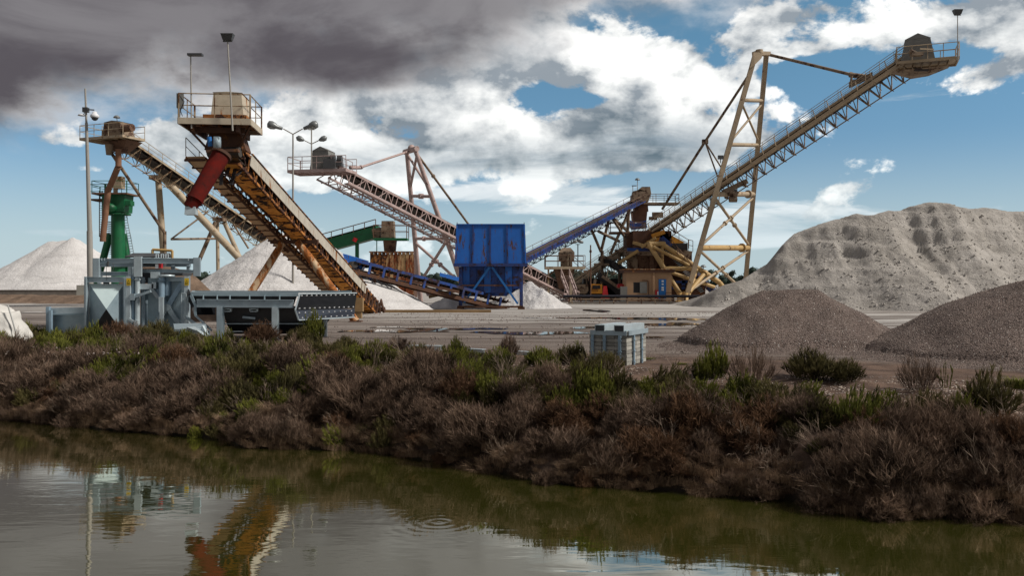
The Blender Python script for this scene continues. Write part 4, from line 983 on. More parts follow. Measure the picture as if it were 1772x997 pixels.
# ================================================================ G: green conveyor and rusty bin, far centre left
GG = thing('green_conveyor', G(640, 128), 'short green conveyor with a square tan head box and small railed deck', 'conveyor')
T = P(560, 424, 128); H = P(655, 398, 126)
d = (H-T).normalized(); s = d.cross(Z3).normalized(); u = s.cross(d).normalized(); L = (H-T).length; q = s if s.y < 0 else -s
part('green_trough', green, GG, lambda b: b.beam(T-u*.3, H-u*.3, 1.6, 1.7, u)); part('belt', belt, GG, lambda b: b.beam(T+u*.75, H+u*.75, 1.2, .1, u))
rail([T+q*.8+u*.5, H+q*.8+u*.5], GG, brown, 1.0, .07, False); part('head_shroud', tan_dark, GG, lambda b: (b.plate([P(643, 397, 125), P(658, 393, 125), P(658, 412, 125), P(646, 414, 125)], 1.2, (0, 1, 0))))
part('head_box', tan_dark, GG, lambda b: b.frust(.95, .85, .9, .9, P(0, 412, 125).z, P(0, 383, 125).z, (P(672, 0, 125).x, 125)))
platform(GG, P(677, 413, 125), 4.8, 2.4, (1, 0, 0), (0, 1, 0), green, brown, 1.9, .3, railr=.05)
part('discharge_chute', brown, GG, lambda b: b.frust(.75, .9, .6, .8, P(0, 438, 125).z, P(0, 416, 125).z, (P(675, 0, 125).x, 125)))
part('drum', redp, GG, lambda b: b.tube(P(613, 418, 126), P(616, 412, 126), .35)); part('trestle', green, GG, lambda b: (b.beam(P(618, 415, 127), G(618, 127), .5, .5), b.beam(P(652, 415, 127), G(652, 127), .12, .12)))
RB = thing('rusty_bin', G(680, 124), 'orange rusted steel bin of upright corrugated sheets behind the feeder conveyor', 'bin')
xa, xb = P(640, 0, 124).x, P(716, 0, 124).x
for i in range(11):
    a = xa+(xb-xa)*i/11; e = xa+(xb-xa)*(i+1)/11
    part('sheet', ochres if i >= 4 else rusty, RB, lambda b: b.plate([(a+.03, 124-(.10 if i % 2 else 0), 1.0), (e-.03, 124-(.10 if i % 2 else 0), 1.0), (e-.03, 124-(.10 if i % 2 else 0), P(0, 437, 124).z), (a+.03, 124-(.1 if i % 2 else 0), P(0, 437, 124).z)], .08, (0, 1, 0)))
part('bin_body', rust_dark, RB, lambda b: b.box(((xa+xb)/2, 126.4, 3.6), (xb-xa, 4.4, 6.2)))
part('top_rail', rusty, RB, lambda b: b.beam((xa-.1, 123.85, P(0, 436, 124).z), (xb+.1, 123.85, P(0, 436, 124).z), .16, .16, Z3))
for px in (645, 711): part('leg', rust_dark, RB, lambda b: b.box((P(px, 0, 124).x, 124.3, .6), (.4, .4, 1.2)))

# ================================================================ D: blue conveyor climbing to the plant
DC = thing('blue_conveyor', G(1000, 124), 'long blue lattice conveyor rising from behind the blue bin to the plant', 'conveyor')
T = P(880, 462, 112); H = P(1112, 344, 134)
d, s, u, L = conveyor(DC, T, H, 1.6, 1.2, blue_d, rust_dark, tri=True, bay=1.35, walk=1, chord=.11, rails=(1, -1), railm=brown, lat=.05, walkw=.6, chord_h=.75, tie=blue_d)
qd = s if s.y < 0 else -s
ph_ = P(1119, 352, 133.5)
platform(DC, ph_+Vector((1.2, 0, 0)), 7.0, 3.0, (1, 0, 0), (0, 1, 0), tan_dark, brown, 1.3, .25, railr=.045, gaps=(3,))
hood(DC, P(1106, 350, 133), 2.6, 2.0, 1.6, (1, 0, 0), (0, 1, 0), tan_dark, .75); part('head_cover', tan_dark, DC, lambda b: b.plate([P(1095, 336, 132), P(1111, 323, 132), P(1125, 323, 132), P(1127, 335, 132), P(1122, 349, 132), P(1098, 349, 132)], 1.8, (0, 1, 0)))
part('chute', brown_m, DC, lambda b: (b.frust(1.05, .95, 1, 1, P(0, 366, 133).z, P(0, 353, 133).z, (P(1110, 0, 133).x, 133.8)), b.frust(1.0, 1.15, 1, 1, P(0, 384, 133).z, P(0, 366, 133).z-.003, (P(1107, 0, 133).x, 133.8))))
for (a, e) in (((1022, 394), (1040, 436)), ((1054, 378), (1040, 436)), ((1056, 372), (1098, 436)), ((1090, 362), (1056, 440)), ((1058, 375), (1088, 402)), ((1088, 364), (1086, 402)), ((1035, 400), (1072, 418))):
    tubep('strut', tan_dark, DC, P(a[0], a[1], 128), P(e[0], e[1], 129), .22)
for px in (1042, 1072, 1096): tubep('leg', tan_dark, DC, P(px, 434, 129), G(px, 129), .25)
camlamp(P(1095.5, 352, 132.2), P(1095, 322, 132.2), 'small T shaped lamp left of the hood on the blue conveyor head', 'flat', .06, s=.9)
camlamp(P(1103.5, 352, 132.1), P(1103, 311, 132.1), 'round topped lamp above the hood on the blue conveyor head', 'dome', .06, s=1.05)

# ================================================================ small transfer platform left of the plant
TP = thing('transfer_station', G(975, 117), 'small tan transfer platform on legs with a hopper, left of the plant', 'platform')
tpc = P(977, 462, 117)
platform(TP, tpc, 5.3, 3.0, (1, 0, 0), (0, 1, 0), beige, brown, 1.5, .35, railr=.045, gaps=(1,))
part('hood', tan_dark, TP, lambda b: (b.frust(1.0, 1.05, .9, .9, P(0, 452, 117).z, P(0, 437, 117).z, (P(980, 0, 117).x, 117)), b.frust(1.05, .55, .9, .5, P(0, 437, 117).z+.003, P(0, 429, 117).z, (P(980, 0, 117).x, 117)), b.box(P(980, 456, 117), (1.5, 1.4, .9))))
part('door_frame', beige, TP, lambda b: (b.beam(P(983, 460, 115.8), P(983, 440, 115.8), .12, .1), b.beam(P(988, 460, 115.8), P(988, 440, 115.8), .12, .1), b.beam(P(983, 439, 115.8), P(988, 439, 115.8), .12, .1)))
for (px, zz) in ((949, 116), (949, 118.2), (988, 116), (988, 118.2)): part('leg', beige, TP, lambda b: b.beam(P(px, 464, zz), G(px, zz), .36 if px > 960 else .24, .3))
part('funnel', brown, TP, lambda b: b.frust(.7, 1.4, .6, 1.1, P(0, 500, 117).z, P(0, 465, 117).z, (P(976, 0, 117).x, 117.2))); tubep('brace', brown, TP, P(951, 476, 116.1), P(966, 463, 116.1), .1)
part('stair', pink, TP, lambda b: (b.beam(P(971, 478, 113), P(984, 513, 111), .12, .28), b.beam(P(985, 478, 113), P(998, 513, 111), .12, .28), [b.beam(P(971+k*1.3, 478+3.5*k, 113-.2*k), P(985+k*1.3, 478+3.5*k, 113-.2*k), .12, .05) for k in range(10)]))
part('stair_rail', pink, TP, lambda b: (b.tube(P(971, 466, 113), P(984, 500, 111), .06), b.tube(P(985, 466, 113), P(998, 500, 111), .06), [b.tube(P(971+k*3.2, 466+8.5*k, 113-.5*k), P(971+k*3.2, 478+8.7*k, 113-.5*k), .05) for k in range(5)], [b.tube(P(985+k*3.2, 466+8.5*k, 113-.5*k), P(985+k*3.2, 478+8.7*k, 113-.5*k), .05) for k in range(5)]))
rail([P(990, 461, 116), P(1018, 486, 116)], TP, brown, 1.5, .045)
street = thing('street_lamp', P(1000, 462, 115.5), 'small double headed lamp on the transfer platform left of the plant', 'street lamp')
tubep('pole', grey_d, street, P(1000, 462, 115.5), P(1000, 422, 115.5), .07); part('arm', grey_d, street, lambda b: (b.beam(P(996, 423, 115.5), P(1004, 423, 115.5), .08, .08)))
for sg in (-1, 1): part('lamp_housing', lampm, street, lambda b: b.lathe([(.02, -.1), (.3, -.05), (.42, .1), (.2, .3), (.02, .32)], P(1000+sg*4.7, 420, 115.5), (sg*.2, 0, 1), 12))
vp = thing('vent_pipe', P(1022, 450, 116), 'thin upright pipe with a collar behind the foot of the long tan stacker', 'pipe')
tubep('pipe', brown, vp, G(1022, 119), P(1022, 424, 119), .09); part('collar', brown, vp, lambda b: b.tube(P(1022, 437, 119), P(1022, 433, 119), .17))

# ================================================================ plant tower, bin house
PL = thing('plant_building', G(1130, 128), 'brown screening plant on thick columns with an orange roof and dark bin, behind the hut', 'plant building')
for px, zz in ((1094, 127), (1094, 131), (1127, 127), (1127, 131), (1160, 128), (1185, 128)): part('column', tan_dark if px < 1120 else brown, PL, lambda b: b.box((P(px, 0, zz).x, zz, P(0, 436, zz).z/2), (1.5 if px < 1120 else .6, .7, P(0, 436, zz).z)))
part('floor_beam', tan_dark, PL, lambda b: b.box((P(1115, 0, 126.5).x, 128.5, P(0, 438, 127).z), (5.6, 5.5, .8)))
part('blue_beam', blue_d, PL, lambda b: b.box((P(1113, 0, 125.6).x, 125.9, P(0, 432, 126).z), (4.6, .4, .45)))
part('funnel', brown, PL, lambda b: b.frust(1.3, 2.0, 1, 1.5, P(0, 478, 128).z, P(0, 442, 128).z, (P(1116, 0, 128).x, 128.5)))
part('machine_block', rust_dark, PL, lambda b: (b.box(P(1125, 416, 128), (5.6, 4, 2.6)), b.box(P(1100, 418, 129), (3.2, 4, 2.0)), b.box(P(1145, 440, 129), (3.0, 4, 3.2)), b.frust(1.0, 1.8, 1, 1.5, P(0, 492, 129).z, P(0, 452, 129).z, (P(1148, 0, 129).x, 129.5))))
part('orange_roof', orange, PL, lambda b: (b.plate([P(1138, 402, 126), P(1152, 402, 126), P(1186, 420, 126), P(1162, 422, 126), P(1146, 414, 126)], 3.5, (0, 1, 0))))
part('orange_girder', orange, PL, lambda b: (b.beam(P(1128, 409, 125), P(1150, 401, 125), .5, .6), b.beam(P(1120, 420, 125), P(1142, 413, 125), .5, .5)))
part('dark_bin', blackish, PL, lambda b: b.plate([P(1160, 421, 125), P(1190, 421, 125), P(1190, 437, 125), P(1163, 437, 125)], 3.8, (0, 1, 0)))
part('bin_hopper', tan_dark, PL, lambda b: (b.plate([P(1172, 431, 124.5), P(1198, 435, 124.5), P(1198, 438, 124.5), P(1190, 449, 124.5), P(1178, 449, 124.5), P(1172, 440, 124.5)], 3, (0, 1, 0))))
rail([P(1158, 401+8, 124.6), P(1192, 420+10, 124.6)], PL, brown, 1.2, .05); rail([P(1191, 434, 124.2), P(1199, 436, 124.2)], PL, brown, 1.6, .05)
part('blue_chute', blue_d, PL, lambda b: (b.beam(P(1143, 413, 124.8), P(1160, 427, 124.8), 1.0, .5, (0, -1, 0)), b.box(P(1143, 413, 124.8), (.3, .3, .3))))
part('upper_blue_chute', blue_d, PL, lambda b: b.plate([P(1084, 378, 131), P(1100, 386, 131), P(1118, 381, 131), P(1120, 394, 131), P(1096, 397, 131)], 2, (0, 1, 0)))
platform(PL, P(1085, 402, 129.5), 5.2, 2.2, (1, 0, 0), (0, 1, 0), brown, brown, 1.4, .3, railr=.045)
part('stair', rust_dark, PL, lambda b: (b.beam(P(1150, 432, 123.5), P(1212, 508, 123.5), .14, .3), b.beam(P(1158, 428, 123.5), P(1220, 504, 123.5), .14, .3)))
part('stair_treads', galv, PL, lambda b: [b.beam(P(1151+k*2.07, 433+k*2.53, 123.4), P(1158+k*2.07, 430+k*2.53, 123.4), .3, .06) for k in range(30)])
rail([P(1160, 426, 122.8), P(1222, 502, 122.8)], PL, brown, 1.1, .05)
part('lower_drum', rust_dark, PL, lambda b: (b.tube(P(1185, 500, 125), P(1212, 508, 125), 1.5, n=14), b.box(P(1175, 500, 126), (7, 3, 2.6)), b.box(P(1165, 468, 130), (5, 3, 5))))
part('blue_machinery', blue_d, PL, lambda b: (b.box(P(1175, 488, 124.6), (2.4, 1, .35)), b.box(P(1165, 493, 124.6), (.5, 1, 1.3)), b.box(P(1182, 493, 124.6), (.5, 1, 1.3)), b.tube(P(1205, 476, 126), P(1235, 505, 126), .5)))
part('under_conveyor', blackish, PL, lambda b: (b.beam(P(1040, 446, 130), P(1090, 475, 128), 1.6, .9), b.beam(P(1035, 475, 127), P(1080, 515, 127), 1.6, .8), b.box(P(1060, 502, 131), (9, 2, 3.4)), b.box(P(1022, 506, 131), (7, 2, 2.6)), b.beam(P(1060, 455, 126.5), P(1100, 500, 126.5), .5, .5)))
part('tan_channel', tan_dark, PL, lambda b: (b.beam(P(1042, 478, 125), P(1072, 499, 125), .3, .4), b.beam(P(1006, 493, 124), P(1012, 512, 124), .3, .3), b.beam(P(1030, 484, 124), P(1026, 512, 124), .35, .3)))
part('brown_hopper', tan_dark, PL, lambda b: (b.box(P(1007, 500, 124), (1.7, 1.5, 1.3)), b.beam(P(998, 507, 123), P(1014, 507, 123), .2, .2)))
# hut with window and blue door
HT = thing('control_hut', G(1120, 113), 'ochre rendered control hut with a flat dark roof edge and blue door', 'hut')
hy = 113.; hx0, hx1 = P(1084, 0, hy).x, P(1162, 0, hy).x; hz0, hz1 = .25, P(0, 472, hy).z
wx0, wx1, wz0, wz1 = P(1096, 0, hy).x, P(1119, 0, hy).x, P(0, 507, hy).z, P(0, 488.5, hy).z
part('wall', wallm, HT, lambda b: (b.box(((hx0+wx0)/2, hy+2, (hz0+hz1)/2), (wx0-hx0, 4, hz1-hz0)), b.box(((wx1+hx1)/2, hy+2, (hz0+hz1)/2), (hx1-wx1, 4, hz1-hz0)), b.box(((wx0+wx1)/2, hy+2.01, (hz0+wz0)/2), (wx1-wx0, 3.98, wz0-hz0)), b.box(((wx0+wx1)/2, hy+2.01, (hz1+wz1)/2), (wx1-wx0, 3.98, hz1-wz1)), b.box(((wx0+wx1)/2, hy+3.0, (wz0+wz1)/2), (wx1-wx0, .1, wz1-wz0))))
part('pilaster', wallm, HT, lambda b: b.box((P(1131, 0, hy).x, hy-.12, (hz0+hz1)/2), (.3, .22, hz1-hz0)))
part('roof_slab', rust_dark, HT, lambda b: b.box(((hx0+hx1)/2, hy+2, hz1+.2), (hx1-hx0+.7, 4.7, .40)))
part('roof_edge', rusty_o, HT, lambda b: b.box(((hx0+hx1)/2, hy+2, hz1+.44), (hx1-hx0+.8, 4.8, .08)))
part('plinth', concrete_d, HT, lambda b: b.box(((hx0+hx1)/2, hy+2, .12), (hx1-hx0+.8, 4.8, .24)))
wn = part('window', blackish, HT, lambda b: (b.box(((wx0+wx1)/2-.45, hy+.15, (wz0+wz1)/2), (.8, .05, wz1-wz0-.12)))); part('window_frame', grey_d, wn, lambda b: (b.beam((wx0+.04, hy+.08, wz0), (wx0+.04, hy+.08, wz1), .07, .07), b.beam((wx0, hy+.08, wz1-.04), (wx1, hy+.08, wz1-.04), .07, .07), b.beam((wx0, hy+.08, wz0+.04), (wx1, hy+.08, wz0+.04), .07, .07)))
part('shutter', grey, HT, lambda b: b.box((wx1-.42, hy-.05, (wz0+wz1)/2), (.95, .06, wz1-wz0+.1))); part('pipe', rust_dark, HT, lambda b: b.path([(wx1-.6, hy-.1, wz1+.25), (wx1+.15, hy-.1, wz1+.2), (wx1+.25, hy-.1, wz1-.1), (wx1+.25, hy-.1, hz0)], .05))
dxx = P(1146, 0, hy).x
dr = part('door', blue_b, HT, lambda b: b.box((dxx, hy-.09, 1.75), (.98, .1, 2.7)))
for k, (zz, sw) in enumerate(((2.85, .26), (2.45, .24), (2.0, .3), (1.72, .3))): part('door_notice', whitep, dr, lambda b: b.box((dxx+.02, hy-.15, zz), (sw, .02, .22)))
part('door_vent', blackish, dr, lambda b: b.box((dxx, hy-.15, .75), (.5, .02, .4)))
part('red_cabinet', redp, HT, lambda b: b.box((dxx-.75, hy-.15, 1.1), (.4, .3, 1.2))); part('cabinet_notice', whitep, HT, lambda b: b.box((dxx-.62, hy-.32, 1.1), (.14, .02, .8)))
rail([(P(1150, 0, hy).x, hy-.7, .25), (P(1161, 0, hy).x, hy-.7, .25)], HT, rust_dark, 1.1, .04)
part('grey_cabinet', grey, HT, lambda b: b.box((P(1079, 0, hy).x, hy-.2, 1.2), (.85, .7, 1.9)))
# long black pipe and kerb rail in front of plant
PR = thing('ground_pipe', G(1090, 108.5), 'long black pipe carried low along the foot of the plant', 'pipe')
tubep('pipe', cableb, PR, (P(975, 0, 108).x, 108.5, .95), (P(1212, 0, 108).x, 108.5, .95), .17, .17, 12)
for px in range(985, 1211, 20): part('pipe_support', rust_dark, PR, lambda b: b.box((P(px, 0, 108.5).x, 108.5, .4), (.2, .3, .8)))
KR = thing('low_rail', G(1090, 106.5), 'low rusty guard rail along the yard edge in front of the plant', 'rail')
part('rail_beam', tan_dark, KR, lambda b: b.beam((P(990, 0, 106).x, 106.5, .62), (P(1185, 0, 106).x, 106.5, .62), .1, .16, Z3))
part('kerb', concrete_d, KR, lambda b: b.box(((P(985, 0, 107).x+P(1205, 0, 107).x)/2, 107.1, .14), (P(1205, 0, 107).x-P(985, 0, 107).x, .5, .28)))
for px in range(990, 1186, 24): part('post', tan_dark, KR, lambda b: b.box((P(px, 0, 106.5).x, 106.55, .3), (.14, .12, .6)))
# yard vehicles glimpsed between the supports
LD = thing('wheel_loader', G(1034, 128), 'orange yellow loader glimpsed between the supports left of the hut', 'loader')
part('body', orange, LD, lambda b: (b.box(P(1032, 500, 121), (1.5, 1.2, 1.3)), b.box(P(1026, 497, 121.2), (.5, 1.2, .9))))
for px in (1024, 1040): part('wheel', blackrub, LD, lambda b: b.tube(P(px, 510, 121.2), P(px, 510, 120.5), .7, n=14))
part('cab_window', blackish, LD, lambda b: b.box(P(1032, 497, 120.3), (1.1, .05, .5)))
o = MB().frust(.45, .22, .45, .22, .6, 2.2, (P(1047, 0, 119).x, 119)).box((P(1047, 0, 119).x, 119, .5), (1.1, 1, .2)).build('red_cone_tank', redp); tag(o, 'small red tapered tank right of the orange loader', 'tank')
o = MB().box(P(1075, 495, 116), (1.1, .8, .45)).box(P(1073, 493, 116), (.5, .7, .3)).build('red_machine_cover', redp); tag(o, 'small red machine cover left of the hut wall', 'cover')
camlamp(G(1217, 150), P(1217, 462, 150), 'lone lamp post far behind the mast, above the horizon trees', 'dome', .1, s=1.4)

# ================================================================ E: the long tan stacker
E = thing('stacker_conveyor', G(1200, 122), 'very long tan lattice stacker rising to the upper right, hung from a tall mast', 'conveyor')
T = P(985, 497, 139); H = P(1578, 95, 104)
d, s, u, L = conveyor(E, T, H, 2.4, 2.35, tan, tan_dark, tri=True, bay=1.55, walk=0, chord=.14, rails=(1, -1), railm=tan, lat=.075, chord_h=.30, rh=1.35)
q = s if s.y < 0 else -s
b = MB(); b.beam(T+q*1.68-u*.85, H+q*1.68-u*.85, .9, .08, u); b.beam(T+q*2.14-u*.8, H+q*2.14-u*.8, .10, .30, u); b.build('walkway', tan, E)
b = MB()
for i in range(int(L/2.0)):
    c = T+d*(i*2.0+.5); b.tube(c+q*2.16-u*.9, c+q*2.16+Z3*.65, .06, n=4); b.tube(c+q*2.1-u*.9, c+q*.3-u*1.7, .05, n=4)
b.tube(T+q*2.16+Z3*.62, H+q*2.16+Z3*.62, .055, n=5); b.tube(T+q*2.16+Z3*.1, H+q*2.16+Z3*.1, .04, n=5); b.build('handrail', tan, E)
# head platform and hood
dh = Vector((d.x, d.y, 0)).normalized(); qh = Vector((q.x, q.y, 0)).normalized()
pe = P(1603, 108, 102.5)
platform(E, pe, 6.6, 3.6, Vector((.93, -.36, 0)), Vector((.36, .93, 0)), tan, tan, 1.7, .32, railr=.05)
eu, ev = Vector((.93, -.36, 0)).normalized(), Vector((.36, .93, 0)).normalized()
hood(E, pe-eu*1.0, 3.7, 2.7, 2.6, eu, ev, grey, .72, roof=.65)
part('hood_band', tan, E, lambda b: b.beam(P(1592, 84, 99.6), P(1616, 85, 99.6), .08, .16, Z3)); part('head_drum', rust_dark, E, lambda b: b.tube(H-s*1.1-u*.2, H+s*1.1-u*.2, .5, n=16))
part('under_pan', tan_dark, E, lambda b: b.plate([P(1545, 122, 101.5), P(1600, 117, 101), P(1645, 112, 101), P(1610, 126, 102), P(1580, 131, 102)], 1.6, (0.3, .95, 0)))
part('belt_scraper', blackish, E, lambda b: b.box(P(1590, 122, 102), (1.6, 1.5, .3)))
part('motor', tan_dark, E, lambda b: (b.tube(P(1574, 88, 100.5), P(1584, 92, 100.5), .3), b.box(P(1586, 94, 100.5), (1.3, .7, .3))))
camlamp(P(1657.5, 105, 99.2), P(1657, 26, 99.2), 'floodlight pole at the outer corner of the long stacker head platform', 'flood', .06, s=1.5)
# mast
aN, aF = P(1307, 94, 116.6), P(1326, 95, 118.6); nF, fF = G(1186, 117.5), G(1287, 131.5)
beamp('mast_leg', tan, E, aN, nF+Z3*.3, .62, .5, (0, -1, 0)); beamp('mast_leg', tan, E, aF, fF, .58, .5, (0, -1, 0))
Nl, Fl = (aN, nF), (aF, fF)
part('mast_head', tan, E, lambda b: (b.beam(P(1304, 92, 117), P(1331, 93, 118), .7, .5, Z3), b.tube(P(1314, 92, 116.8), P(1314, 86, 116.8), .5, n=10), b.plate([P(1304, 90, 116.2), P(1320, 90, 116.4), P(1318, 100, 116.4), P(1306, 112, 116.2), P(1298, 118, 116.2)], .35, (0, 1, 0))))
for y1, y2, rr in ((173, 174, .26), (250, 251, .27), (336, 336, .36), (429, 429, .40)): brace(E, tan if y1 < 400 else yel, onl(Nl, y1), onl(Fl, y2), rr, (.85,) if y1 > 300 else ())
brace(E, tan, onl(Nl, 178), onl(Fl, 244), .16, ()); brace(E, tan, onl(Fl, 180), onl(Nl, 244), .16, ())
for y1, y2 in ((342, 424), (434, 505)): brace(E, tan, onl(Nl, y1), onl(Fl, y2), .2, (.44, .56)); brace(E, tan, onl(Fl, y1), onl(Nl, y2), .2, (.44, .56))
brace(E, yel, onl(Nl, 505)+Vector((.2, .3, 0)), P(1222, 470, 121), .3, (.9,)) 
brace(E, tan_dark, P(1330, 94, 118), P(1482, 131, 109), .20, (.94,), 'boom_stay'); part('stay_bracket', tan_dark, E, lambda b: (b.tube(P(1470, 129, 109.4), P(1500, 133, 108.6), .32, n=10), b.tube(P(1474, 131, 109), P(1472, 146, 109), .16), b.plate([P(1470, 141, 109), P(1510, 124, 108), P(1510, 134, 108), P(1470, 152, 109)], .2, (0, 1, 0))))
kn = P(1220, 245, 121)
for (a, e) in ((onl(Nl, 126), kn), (kn, P(1146, 362, 128))): brace(E, tan_dark, a, e, .19, (), 'back_stay')
brace(E, tan_dark, kn, P(1242, 306, 121), .11, ()); brace(E, tan_dark, kn, P(1252, 296, 120.6), .11, ())
part('stay_joint', tan_dark, E, lambda b: b.box(kn, (.8, .6, .6)))
part('stay_anchor', tan_dark, E, lambda b: (b.box(P(1138, 372, 128.2), (1.6, .5, .8)), b.box(P(1130, 378, 128.5), (1.2, .5, .5))))
part('winch', tan_dark, E, lambda b: (b.box(P(1272, 323, 119), (3.6, .8, .7), (.9, 0, .42), (0, 1, 0), (-.42, 0, .9)), b.tube(P(1262, 332, 119), P(1275, 338, 119), .5), b.tube(P(1262, 345, 119), P(1275, 345, 119), .4)))
part('small_camera', grey_d, E, lambda b: (b.box(P(1247, 272, 116.6), (.7, .4, .5)), b.tube(P(1247, 274, 116.6), P(1247, 282, 117), .06)))
# yellow undercarriage
ym = yel
tp0 = P(1124, 424, 122); tp1 = P(1146, 423, 123)
tubep('undercarriage_leg', ym, E, tp0, G(1178, 118)+Z3*.9, .34, .34, 14); tubep('undercarriage_leg', ym, E, tp1, P(1245, 489, 124), .36, .36, 14); tubep('undercarriage_leg', ym, E, P(1245, 489, 124), G(1268, 124), .36, .36, 14)
tubep('undercarriage_tie', ym, E, P(1122, 422, 122), P(1150, 422, 123), .36); tubep('undercarriage_post', ym, E, tp1, P(1146, 464, 122.5), .22)
tubep('undercarriage_tie', ym, E, P(1148, 465, 120), P(1198, 465, 120), .30, .30, 12); tubep('undercarriage_tie', ym, E, P(1130, 427, 121), P(1192, 459, 123), .24); tubep('undercarriage_tie', ym, E, P(1148, 467, 120.5), P(1236, 497, 123.5), .25)
tubep('undercarriage_tie', ym, E, P(1192, 512, 118), P(1206, 466, 121), .2)
tubep('undercarriage_tie', ym, E, nF+Z3*1.2, P(1178, 510, 117.6), .3)
part('pivot_foot', ym, E, lambda b: (b.lathe([(.75, 0), (.75, .25), (.4, .35), (.38, 1.3)], G(1186, 117.3), n=14), b.lathe([(.6, 0), (.6, .2), (.36, .3), (.34, 1.3)], G(1176, 117.5), n=14), b.box(G(1182, 117.4)+Z3*.12, (2.2, 1.6, .2))))
part('saddle_frame', ym, E, lambda b: (b.beam(P(1110, 428, 124), P(1135, 412, 123), .35, .4), b.beam(P(1096, 420, 126), P(1130, 430, 123), .3, .4), b.beam(P(1104, 434, 124.6), P(1070, 456, 127), .3, .4)))
part('screen_frames', tan_dark, E, lambda b: [b.beam(P(1010+18*k, 470-12*k, 128), P(1036+18*k, 470-12*k, 128), .5, .35, Z3) for k in range(5)]+[b.beam(P(1014+16*k, 478-11*k, 129), P(1016+16*k, 498-10*k, 129), .16, .16) for k in range(6)])
# ================================================================ zinc machine, front left (about 44 m away)
MZ = 40.6
def m_(px, py, dz=0.): return P(px, py, MZ+dz)
def vbeam(b, px, y0, y1, w=.2, dp=.2, dz=0.):
    a, e = m_(px, y0, dz), m_(px, y1, dz); a.x = e.x = (a.x+e.x)/2; b.beam(a, e, w, dp, (0, -1, 0))
# low side bin
LB = thing('low_zinc_bin', G(115, MZ+.5), 'low open galvanised bin at the far left end of the zinc machine', 'bin')
part('side_sheet', galv_b, LB, lambda b: b.plate([m_(89, 545, .25), m_(150, 545, .25), m_(150, 582, .25), m_(89, 582, .25)], .04, (0, 1, 0)))
part('top_rail', galv, LB, lambda b: b.beam(m_(82, 538, .1), m_(150, 537, .1), .3, .26, Z3)); part('top_edge', galv_l, LB, lambda b: b.beam(m_(84, 534.6, .0), m_(149, 533, .0), .06, .03, Z3))
part('corner_post', galv_bl, LB, lambda b: (vbeam(b, 84, 531, 580, .14, .2, -.1), vbeam(b, 88, 537, 584, .10, .16, -.2)))
part('back_sheet', galv_b, LB, lambda b: b.plate([m_(84, 540, 2.2), m_(150, 540, 2.2), m_(150, 575, 2.2), m_(84, 575, 2.2)], .04, (0, 1, 0)))
part('end_sheet', galv, LB, lambda b: b.plate([m_(82, 538, .1), m_(82, 581, .1), m_(85, 576, 2.2), m_(85, 538, 2.2)], .03))
ZM = thing('zinc_machine', G(235, MZ+.6), 'galvanised steel machine frame with folded panels, cylinders and cross beams at front left', 'machine')
# box one with a folded inverted pyramid panel
def zframe(px0, px1, yt, yb, dz, nm='frame_post', w=.2):
    for px in (px0, px1): part(nm, galv, ZM, lambda b: (vbeam(b, px, yt, yb, .08, .22, dz), vbeam(b, px+1.8, yt+1, yb, .03, .26, dz-.03)))
zframe(149, 216, 479, 584, -.05)
part('top_beam', galv, ZM, lambda b: (b.ibeam(m_(152, 484, -.02), m_(216, 484, -.02), .2, .26, .025)))
apx = m_(184, 535, -.7)
q4 = [m_(154, 491, .12), m_(215, 491, .12), m_(215, 580, .12), m_(154, 580, .12)]
for i, mm in enumerate((zincp, galv_b, hopperm, galv_b)):  # upper facet coloured lighter as if skylit, lower one darker as if shaded
    a, e = q4[i], q4[(i+1) % 4]; part('folded_panel', mm, ZM, lambda b: b.plate([a.lerp(apx, .004), e.lerp(apx, .004), apx], .02, (0, 1, 0)))
part('slot', blackish, ZM, lambda b: b.box(m_(184, 498, .18), (.24, .12, .5))); part('slot_plate', galv, ZM, lambda b: b.plate([m_(179, 491, .05), m_(189, 491, .05), m_(189, 509, .2), m_(179, 509, .2)], .02, (0, 1, 0)))
part('slot_window', whitep, ZM, lambda b: b.box(m_(184.4, 496, .08), (.14, .03, .28)))
part('red_mark', redp, ZM, lambda b: (b.box(m_(162, 533, .10), (.03, .01, .28)), b.beam(m_(161.5, 538.5, .10), m_(170, 538.5, .10), .01, .03), b.beam(m_(163, 538, .10), m_(167.5, 532.5, .10), .01, .05)))
part('inner_strut', galv_l, ZM, lambda b: vbeam(b, 202, 512, 556, .05, .08, .0))
part('box_side', galv_b, ZM, lambda b: b.plate([m_(219, 482, .0), m_(219, 584, .0), m_(226, 575, 2.6), m_(226, 484, 2.6)], .03))
# warning posts
for px in (222.5, 323):
    part('sign_post', galv_l, ZM, lambda b: vbeam(b, px, 478, 572, .2, .12, -.1))
    sg_ = part('warning_sign', yelp, ZM, lambda b: b.box(m_(px, 488, -.18), (.20, .01, .34)))
    part('warning_triangle', blackp, sg_, lambda b: b.plate([m_(px-2.2, 490, -.19), m_(px+2.2, 490, -.19), m_(px, 484.5, -.19)], -.004, (0, 1, 0)))
    part('triangle_face', yelp, sg_, lambda b: b.plate([m_(px-1.3, 489.4, -.195), m_(px+1.3, 489.4, -.195), m_(px, 486, -.195)], -.004, (0, 1, 0)))
    part('sign_line', blackp, sg_, lambda b: b.box(m_(px, 492, -.187), (.16, .004, .02)))
